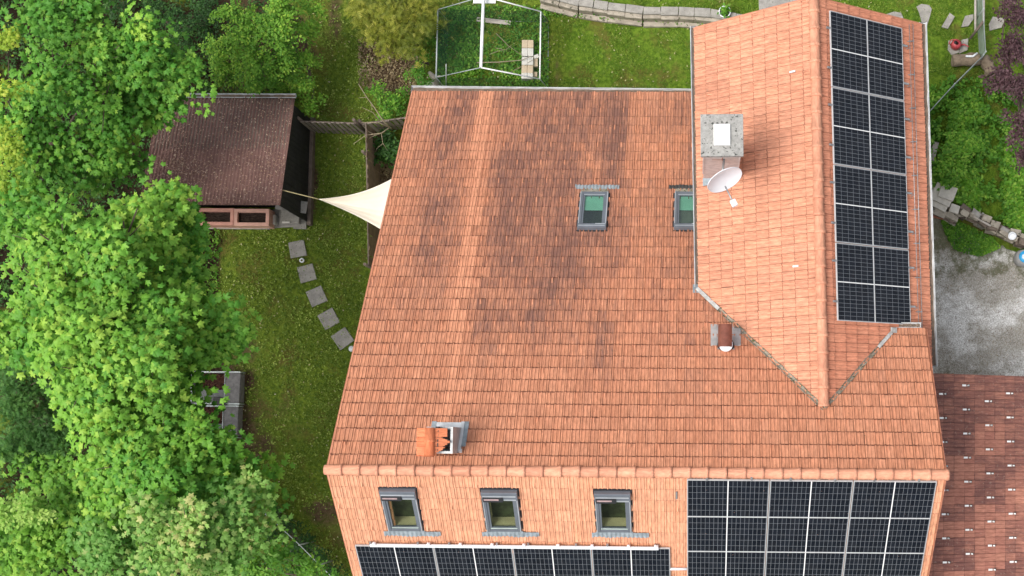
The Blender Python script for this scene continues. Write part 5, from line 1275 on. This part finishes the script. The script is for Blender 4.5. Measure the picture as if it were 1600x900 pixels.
def low_wall(pts, wd, h, label, mats, name='stone_wall', seed=1):
    r = random.Random(seed); t = thing(name, label, 'wall', pts[0].lerp(pts[-1], .5)); bms = [N() for _ in mats]; 
    for a, b_ in zip(pts, pts[1:]):
        d = b_ - a; d.z = 0; L = d.length; rot = Matrix.Rotation(math.atan2(d.y, d.x), 3, 'Z'); s = Vector((-d.y, d.x, 0)).normalized(); k = max(1, int(L / .30))
        for i in range(k):
            for j in range(2):
                for q in range(3):
                    c = a + d * ((i + .5 + r.uniform(-.1, .1)) / k) + s * ((j - .5) * wd * .5 + r.uniform(-.03, .03)); zz = h * (q + .5) / 3
                    box(bms[r.randrange(len(mats))], (c.x, c.y, zz + r.uniform(-.02, .02)), (L / k * r.uniform(.8, 1.02), wd * .5 * r.uniform(.85, 1.05), h / 3 * r.uniform(.85, 1.1)), rot @ Matrix.Rotation(r.gauss(0, .13), 3, 'Z'), 0, .035)
    for bm, m_ in zip(bms, mats): child('stones', bm, m_, t, bevel=.015)
low_wall([Vector((*at(1440, 316, .4).to_2d(), 0)), Vector((*at(1497, 339, .4).to_2d(), 0))], .40, .5, 'short red brick and stone wall under the slab pile', [MT['brick'], MT['stone'], MT['old_wood']], 'brick_wall', 3)
low_wall([Vector((*at(x, y, .4).to_2d(), 0)) for x, y in ((1500, 326), (1530, 340), (1560, 358), (1590, 372), (1640, 388))], .34, .5, 'rough dry stone wall slanting above the gravel drive', [MT['stone'], MT['slab'], MT['stone'], MT['old_wood']], 'stone_wall', 4)
bm = N(); tube(bm, [at(1520, 338, .62), at(1548, 353, .62)], .03, 6); solo('pale_stick', bm, MT['pale_wood'], 'pale stick lying along the stone wall', 'stick')
p = at(1580, 366, .5); bm = N(); lathe(bm, [(0, 0), (.09, 0), (.12, .16), (.10, .16), (.08, .04), (0, .04)], p, 18, Matrix.Rotation(.5, 3, 'X')); solo('bucket', bm, MT['white'], 'small white bucket tipped on the stone wall', 'bucket')
def barrel():
    p = at(1600, 402, .5); p.z = 0; t = thing('barrel', 'grey barrel with blue and white lid at the right edge', 'barrel', p); bm = N(); lathe(bm, [(0, 0), (.2, 0), (.25, .3), (.2, .6), (0, .6)], p, 24); child('body', bm, MT['grey_barrel'], t)
    bm = N(); lathe(bm, [(.09, .603), (.17, .603), (.17, .63), (.09, .64)], p, 24); child('lid_ring', bm, MT['blue'], t); bm = N(); lathe(bm, [(0, .635), (.088, .635), (.088, .60)], p, 24); child('lid_centre', bm, MT['white'], t)
barrel()

# ================================================================== PLANTS
def crown(t, lobes, mat, size, dens, shape, seed, tone0=.5, tilt=.32, spray=10, name='crown', base_lift=.55, ru=1.0, fill=.2, bough=1.0):
    """lobes: (px, py, z, radius in photo pixels). Each lobe carries flat boughs at different heights that fan outwards;
    every bough is covered with sprays of leaves, and the gaps between boughs look down into the crown."""
    r = np.random.RandomState(seed); P = []; T = []; AX = []; sr0 = spray_r(size)
    for (px, py, z, rp) in lobes:
        c = at(px, py, z); rad = rp / ppm(z) * ru; lt = tone0 + r.normal(0, .13)
        bl = min(max(.30 * rad, sr0 * 1.6), 1.0) * bough; nb = max(3, int((1.18 if shape == 'maple' else 1.7) * (rad / bl) ** 2)); off = 0; rad_ = max(rad * .45, rad - bl * .75 - sr0 * .5); off = r.uniform(0, 6.28)
        for b in range(nb):
            a = off + b * 2.39996 + r.normal(0, .2); q = math.sqrt((b + .5) / nb) * r.uniform(.85, 1.06); wob = 1 + .14 * math.sin(3 * a + c.x * 3) + .08 * math.sin(5 * a + c.y * 5)
            bx, by = math.cos(a) * q * rad_ * wob, math.sin(a) * q * rad_ * wob
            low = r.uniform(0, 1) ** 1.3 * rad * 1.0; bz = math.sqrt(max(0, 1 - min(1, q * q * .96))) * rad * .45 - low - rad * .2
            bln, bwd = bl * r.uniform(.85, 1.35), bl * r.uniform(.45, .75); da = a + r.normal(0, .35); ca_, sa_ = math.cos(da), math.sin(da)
            bt = lt + r.normal(0, .20) - low / rad * .35; drop = .18 + .45 * q + r.normal(0, .08)  # young top boughs lighter; crown shade also put into the lower tone
            ns = max(2, int(math.pi * bln * bwd * dens))
            for _ in range(ns):
                aa0 = r.uniform(0, 6.283); qq = math.sqrt(r.uniform(0, 1)); lu, lv = math.cos(aa0) * qq * bln, math.sin(aa0) * qq * bwd
                # lobed, finger-like outer edge of the bough
                lu *= 1 + .25 * math.sin(lv / bwd * 7 + b)
                sx_, sy_ = bx + lu * ca_ - lv * sa_, by + lu * sa_ + lv * ca_; sz_ = bz - drop * lu - .35 * lv * lv / bwd + r.normal(0, .05)
                sr = sr0 * r.uniform(.7, 1.2); k = max(3, int(spray * r.uniform(.7, 1.3))); aa = r.uniform(0, 2 * np.pi, k); rr = np.sqrt(r.uniform(.02, 1, k)) * sr
                lx, ly = np.cos(aa) * rr, np.sin(aa) * rr
                lz = -.3 * (rr / sr) ** 2 * sr - (lx * ca_ + ly * sa_) * drop + r.normal(0, .03, k)
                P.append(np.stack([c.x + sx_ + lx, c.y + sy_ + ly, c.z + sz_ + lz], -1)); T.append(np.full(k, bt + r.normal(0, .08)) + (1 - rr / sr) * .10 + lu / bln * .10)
                AX.append(np.stack([np.cos(aa) + ca_ * .5, np.sin(aa) + sa_ * .5, np.full(k, -.30)], -1))
        ni = int(math.pi * rad * rad * dens * fill)      # sparse inner foliage low in the crown, shade painted in by a darker tone
        for _ in range(ni):
            a = r.uniform(0, 6.283); q = math.sqrt(r.uniform(0, 1)) * .85 * rad_; k = max(3, int(spray * .8)); sr = sr0 * 1.2
            d2 = r.normal(0, .55, (k, 2)) * sr; zz = -rad * r.uniform(.45, .95) - min(1.2, rad * .3)
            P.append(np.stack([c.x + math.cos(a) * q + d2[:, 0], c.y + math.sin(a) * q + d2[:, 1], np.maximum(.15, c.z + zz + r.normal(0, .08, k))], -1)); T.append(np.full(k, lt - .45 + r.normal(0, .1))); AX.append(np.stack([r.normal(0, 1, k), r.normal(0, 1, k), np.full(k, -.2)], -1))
    P = np.concatenate(P).astype('f'); T = np.concatenate(T); AX = np.concatenate(AX)
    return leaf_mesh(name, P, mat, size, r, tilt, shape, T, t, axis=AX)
def spray_r(size): return size * 1.75
def trunk(t, base, top, r0, lobes, seed, zmax=None):
    r = random.Random(seed); bm = N(); b0 = Vector(base); tp = Vector(top); mid = b0.lerp(tp, .5) + Vector((r.uniform(-.2, .2), r.uniform(-.2, .2), 0)); tube(bm, [b0 - Vector((0, 0, .1)), mid, tp], [r0, r0 * .75, r0 * .45], 10)
    for (px, py, z, rp) in lobes:
        e = at(px, py, z); e.z -= .1; s = b0.lerp(tp, r.uniform(.45, .95)); m_ = s.lerp(e, .55) + Vector((r.uniform(-.2, .2), r.uniform(-.2, .2), -.15)); tube(bm, [s, m_, e], [r0 * .3, r0 * .2, r0 * .06], 6)
        for _ in range(3):
            a = r.uniform(0, 6.28); q = rp / ppm(z) * .7; tube(bm, [m_.lerp(e, .6), e + Vector((math.cos(a) * q, math.sin(a) * q, .05))], [r0 * .09, r0 * .03], 5)
    child('trunk', bm, MT['bark'], t)
def tree(name, label, cat, lobes, mat, size, dens, shape, seed, r0=.2, base=None, group=None, **kw):
    cx_ = [at(a, b_, 0) for a, b_, z, rp in lobes]; c = sum(cx_, Vector()) / len(cx_); b0 = Vector(base) if base else Vector((c.x, c.y, 0)); t = thing(name, label, cat, b0, None, group)
    zt = max(l_[2] for l_ in lobes); cc = [at(*l_[:3]) for l_ in lobes]; tp = sum(cc, Vector()) / len(cc); tp.z = zt * .72
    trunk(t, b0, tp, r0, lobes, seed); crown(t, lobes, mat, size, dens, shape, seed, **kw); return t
A_ = [(60, 25, 8, 72), (120, 10, 7.5, 50), (150, 75, 7.5, 52), (208, 52, 7, 24), (196, 92, 7, 34), (238, 105, 6.5, 42), (268, 112, 6.2, 34), (250, 146, 6, 32), (150, 165, 7, 62), (60, 120, 8, 72), (15, 180, 7.6, 55), (40, 240, 7, 60), (110, 240, 6.5, 52), (178, 182, 5.8, 34), (165, 250, 5.2, 30), (20, 300, 6.2, 40), (212, 140, 6, 28)]
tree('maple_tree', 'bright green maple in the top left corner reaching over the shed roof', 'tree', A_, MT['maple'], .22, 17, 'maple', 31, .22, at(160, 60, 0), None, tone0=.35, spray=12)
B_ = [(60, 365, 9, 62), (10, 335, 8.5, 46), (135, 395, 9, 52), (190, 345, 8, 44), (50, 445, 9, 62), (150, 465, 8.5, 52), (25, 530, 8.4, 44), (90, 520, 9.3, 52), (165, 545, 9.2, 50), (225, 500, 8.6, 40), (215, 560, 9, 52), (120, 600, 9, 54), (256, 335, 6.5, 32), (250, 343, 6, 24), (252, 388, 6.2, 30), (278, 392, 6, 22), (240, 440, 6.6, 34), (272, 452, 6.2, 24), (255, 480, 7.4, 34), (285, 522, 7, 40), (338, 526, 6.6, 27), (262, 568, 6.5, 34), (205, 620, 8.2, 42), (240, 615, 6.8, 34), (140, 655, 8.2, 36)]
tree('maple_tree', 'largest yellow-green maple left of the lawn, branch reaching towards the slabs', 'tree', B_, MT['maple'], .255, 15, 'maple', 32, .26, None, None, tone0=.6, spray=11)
D_ = [(240, 685, 8, 50), (280, 692, 7.5, 40), (335, 712, 6.2, 28), (180, 722, 8.5, 50), (245, 750, 8.5, 50), (368, 768, 5.8, 32), (310, 740, 7.5, 42), (248, 650, 6.2, 28), (160, 770, 8, 40), (318, 778, 6.2, 30)]
tree('maple_tree', 'medium green maple with large leaves overhanging the compost frames', 'tree', D_, MT['maple'], .26, 14, 'maple', 33, .2, None, None, tone0=.48, spray=9)
E_ = [(230, 810, 9, 52), (290, 830, 9, 52), (350, 800, 8, 42), (380, 832, 7.6, 36), (250, 870, 9, 50), (335, 878, 8, 46), (160, 850, 8.2, 46), (180, 890, 7.8, 40), (385, 790, 7.2, 26)]
tree('maple_tree', 'pale green maple with pinkish young leaves at the bottom left', 'tree', E_, MT['maple_pale'], .215, 19, 'maple', 34, .2, None, None, tone0=.52, spray=11, tilt=.45)
F_ = [(430, 870, 5.2, 40), (470, 885, 4.6, 30), (395, 890, 5, 38), (500, 905, 4, 28), (300, 905, 5, 40), (200, 830, 5, 60), (120, 780, 5, 40)]
tree('ash_tree', 'darker small leaved tree low at the bottom edge beside the net fence', 'tree', F_, MT['maple_dark'], .11, 29.4, 'oval', 35, .12, None, None, tone0=.35, spray=12)
Y_ = [(20, 595, 7, 55), (60, 680, 6.5, 58), (8, 700, 6.5, 50), (90, 640, 6, 44), (60, 725, 6, 40), (15, 640, 7, 42)]
tree('yew_tree', 'dark green yew with fine needles at the left edge', 'tree', Y_, MT['yew'], .11, 40.4, 'needle', 36, .18, None, None, tone0=.45, spray=13, tilt=.6)
L_ = [(42, 795, 8.6, 38), (6, 800, 8.4, 30)]
tree('lime_tree', 'pale yellow-green tree tip among the maples at the lower left edge', 'tree', L_, MT['limepale'], .11, 60, 'oval', 37, .12, None, None, tone0=.45, spray=12)
G_ = [(60, 865, 7.4, 52), (15, 880, 7, 46), (105, 770, 7, 36), (100, 825, 7.2, 40), (10, 850, 7, 36), (150, 790, 6.6, 40), (60, 745, 6.2, 34), (210, 770, 7, 30)]
tree('maple_tree', 'deeper green maple filling the bottom left corner', 'tree', G_, MT['maple_dark'], .23, 17, 'maple', 39, .16, None, None, tone0=.6, spray=10)
K_ = [(4, 215, 9.6, 26), (12, 240, 9.4, 16), (-2, 140, 9.6, 26), (8, 60, 9.4, 14), (0, 285, 8, 18)]
tree('lime_tree', 'lime yellow tree tips at the upper left edge above the maple', 'tree', K_, MT['lime'], .12, 33.1, 'maple', 38, .1, at(-30, 180, 0), None, tone0=.5, spray=10)
# background greenery at the top
GH = 'hedge shrubs behind the shed'
tree('hedge_shrub', 'tall leafy hedge shrub at the top behind the shed roof', 'shrub', [(425, 45, 3.6, 56), (395, 92, 3.2, 52), (370, 30, 3.6, 50), (445, 95, 2.8, 36), (440, 10, 3.2, 40)], MT['hedge'], .085, 55.1, 'oval', 41, .08, None, GH, tone0=.55, spray=12)
tree('hedge_shrub', 'narrow yellowish hedge shrub along the small top lawn', 'shrub', [(478, 40, 2.4, 26), (478, 90, 2.2, 24), (475, 130, 2.0, 20), (484, 162, 1.4, 15), (487, 8, 2.4, 20), (462, 128, 1.8, 20)], MT['hedge'], .085, 58.8, 'oval', 42, .06, None, GH, tone0=.8, spray=11)
tree('hedge_shrub', 'dark shaded hedge shrub just above the shed gutter', 'shrub', [(345, 108, 2.0, 36), (385, 124, 1.8, 30), (425, 130, 1.6, 26), (335, 75, 2.2, 40), (450, 138, 1.4, 20)], MT['hedge'], .085, 51.4, 'oval', 43, .06, None, GH, tone0=.75, spray=11)
tree('hedge_shrub', 'dark deep green shrub in the shade right of the maple trunk', 'shrub', [(285, 40, 1.8, 54), (240, 10, 1.8, 40), (315, 10, 2.0, 38), (265, 88, 1.4, 26), (180, 10, 1.2, 30)], MT['dark_leaf'], .08, 36.8, 'oval', 44, .06, None, GH, tone0=.4, spray=10)
tree('cypress', 'golden yellow cypress beside the netted run', 'shrub', [(610, 15, 2.6, 42), (640, 40, 2.3, 34), (592, 45, 2.1, 26), (572, 12, 2.0, 24), (655, 15, 2.0, 24), (622, 60, 1.7, 20), (600, -5, 2.4, 30)], MT['gold'], .17, 30, 'needle', 45, .07, None, None, tone0=.55, spray=10, tilt=.5)
tree('flower_bush', 'green bush with white flowers left of the netted run', 'shrub', [(660, 85, 1.0, 18), (652, 110, .9, 18), (660, 128, .8, 14), (668, 60, 1.0, 14)], MT['weed'], .07, 80.9, 'oval', 46, .04, None, None, tone0=.4, spray=9)
tree('leafy_shrub', 'light green shrub beside the dead branches', 'shrub', [(598, 150, 1.0, 20), (612, 165, 1.0, 18), (585, 140, .9, 12), (622, 150, .8, 12), (600, 178, .8, 10)], MT['weed'], .08, 66.1, 'oval', 47, .04, None, None, tone0=.75, spray=9)
tree('leafy_shrub', 'dark green shrub between the board screen and the house verge', 'shrub', [(604, 222, .9, 18), (612, 238, .8, 15), (598, 235, .7, 12)], MT['dark_leaf'], .12, 55.1, 'oval', 48, .04, None, None, tone0=.8, spray=8)
tree('plum_tree', 'purple leaved plum tree at the right edge', 'tree', [(1592, 20, 4.4, 30), (1585, 70, 4.6, 34), (1568, 118, 4.2, 26), (1594, 130, 4.4, 34), (1600, 185, 4, 28), (1552, 130, 3.6, 12), (1590, 215, 3.6, 14), (1605, 245, 3.6, 22), (1575, 0, 4.0, 18), (1578, 90, 4.2, 22)], MT['plum'], .085, 55.1, 'oval', 49, .12, at(1640, 120, 0), None, tone0=.5, spray=11)
tree('garden_bush', 'light green rounded bush beside the weathered boards', 'shrub', [(1486, 232, 1.5, 24), (1480, 254, 1.3, 18), (1500, 240, 1.4, 18), (1492, 262, 1.2, 17), (1522, 224, 1.3, 10), (1486, 280, 1.0, 13), (1508, 222, 1.4, 12)], MT['weed'], .10, 69.8, 'oval', 50, .05, None, None, tone0=.95, spray=9)
# ivy and low plants along the bottom net fence
tree('ivy_hedge', 'low dark ivy growing along the bottom net fence', 'hedge', [(400, 775, .7, 18), (425, 800, .8, 22), (450, 825, .8, 22), (475, 848, .8, 22), (500, 872, .8, 22), (525, 895, .8, 20), (455, 860, .6, 26), (420, 830, .6, 26)], MT['dark_leaf'], .08, 40.4, 'oval', 51, .03, None, None, tone0=.35, spray=9)

# scattered ground cover (stuff) ---------------------------------------------
HOUSE_RECT = (XL + .4, XR - .3, -8, YN - .4)
def scatter(name, poly_px, k, mat, size, seed, label, shape='blade', zr=(.0, .05), tilt=.7, soilmax=.6, tone=None, avoid_house=True, clump=0.0):
    P = [at(x, y, 0) for x, y in poly_px]; xs = [p.x for p in P]; ys = [p.y for p in P]; r = np.random.RandomState(seed); out = []; tn = []
    poly = [(p.x, p.y) for p in P]; n_ = 0
    while len(out) < k and n_ < k * 12:
        n_ += 1; x, y = r.uniform(min(xs), max(xs)), r.uniform(min(ys), max(ys))
        if not inpoly(x, y, poly): continue
        if avoid_house and HOUSE_RECT[0] < x < HOUSE_RECT[1] and HOUSE_RECT[2] < y < HOUSE_RECT[3]: continue
        cl = mnoise.noise(Vector((x * 1.3, y * 1.3, seed))) + .6 * mnoise.noise(Vector((x * 4.5, y * 4.5, seed)))
        if cl < clump * r.uniform(-1, 1.2) and clump: continue
        if soilmax < 1 and soilv(x, y) > r.uniform(.1, soilmax): continue
        out.append((x, y, r.uniform(*zr))); tn.append(.45 + cl * .8 + r.normal(0, .1))
    return leaf_mesh(name, np.array(out, 'f'), mat, size, r, tilt, shape, np.array(tn), None, label, None, 'stuff')
LEFT_LAWN = [(300, 340), (480, 350), (500, 180), (470, 150), (480, -20), (720, -20), (720, 150), (660, 150), (640, 420), (640, 905), (520, 905), (390, 760), (290, 700)]
scatter('grass', LEFT_LAWN, 38000, MT['grass'], .075, 61, 'short mown grass and clover of the left lawn', 'blade', (0, .02), .7, .6, clump=.35)
scatter('grass', LEFT_LAWN, 16000, MT['grass'], .065, 66, 'clover and moss leaves in the left lawn', 'oval', (.01, .05), .45, .9, clump=.8)
TOP_LAWN = [(680, -25), (1440, -25), (1440, 60), (1090, 60), (1090, 160), (640, 160)]
scatter('grass', TOP_LAWN, 36000, MT['grass_bright'], .075, 62, 'fresh green grass behind the house', 'blade', (0, .03), .7, .6, clump=.25)
RIGHT_LAWN = [(1380, -25), (1640, -25), (1640, 190), (1540, 170), (1430, 200), (1430, 20)]
scatter('grass', RIGHT_LAWN, 24000, MT['grass_bright'], .08, 63, 'fresh green grass of the upper right lawn', 'blade', (0, .03), .7, .6, clump=.25)
scatter('ground_cover', [(1430, 150), (1480, 120), (1560, 130), (1640, 140), (1640, 390), (1590, 365), (1500, 322), (1440, 300)], 19000, MT['weed'], .12, 64, 'dense leafy weeds on the bank right of the wing', 'oval', (.02, .42), .55, 1.1, clump=.35)
scatter('ground_cover', [(1468, 340), (1500, 348), (1550, 372), (1562, 388), (1530, 402), (1490, 392), (1475, 365)], 3000, MT['weed'], .07, 65, 'weeds between the stone wall and the gravel drive', 'oval', (.06, .2), .55, 1.1, clump=.7)
scatter('ground_cover', [(680, 10), (858, 10), (858, 140), (685, 140)], 5000, MT['weed'], .085, 67, 'leafy weeds growing inside the netted run', 'oval', (.0, .16), .55, 1.1, clump=.7)
scatter('undergrowth', [(-60, -40), (470, -40), (470, 160), (300, 340), (300, 700), (400, 780), (540, 920), (-60, 920)], 30000, MT['dark_leaf'], .10, 68, 'dark ivy and undergrowth on the soil beneath the trees', 'oval', (.02, .5), .5, 1.1, clump=.5)
scatter('ground_cover', [(305, 350), (345, 350), (345, 560), (300, 570)], 1300, MT['weed'], .08, 69, 'weeds along the foot of the rail fence', 'oval', (.0, .2), .55, 1.1, clump=.8)
scatter('ground_cover', [(850, 20), (905, 24), (1090, 28), (1170, 34), (1170, 44), (1080, 42), (940, 32), (850, 26)], 500, MT['weed'], .08, 70, 'weeds along the foot of the retaining wall', 'oval', (.0, .16), .55, 1.1, clump=.9)
scatter('leaf_litter', [(560, 60), (660, 60), (660, 150), (560, 140)], 1500, MT['straw'], .07, 71, 'dry brown clippings beside the cypress', 'oval', (.0, .06), .4, 1.1)
scatter('leaf_litter', [(590, 240), (630, 240), (630, 300), (590, 300)], 1200, MT['straw'], .07, 72, 'brown wood chips between the screen and the house', 'oval', (.0, .05), .4, 1.1, avoid_house=False)
scatter('leaf_litter', LEFT_LAWN, 700, MT['lawn_bits'], .06, 75, 'pale fallen leaf bits on the left lawn', 'oval', (.03, .06), .4, 1.1)
scatter('leaf_litter', TOP_LAWN, 450, MT['lawn_bits'], .06, 76, 'pale fallen leaf bits on the lawn behind the house', 'oval', (.03, .06), .4, 1.1)
scatter('pebbles', [(1455, 345), (1640, 460), (1640, 600), (1445, 600)], 3000, MT['litter'], .03, 73, 'loose gravel stones on the drive', 'oval', (.055, .07), .5, 1.1)
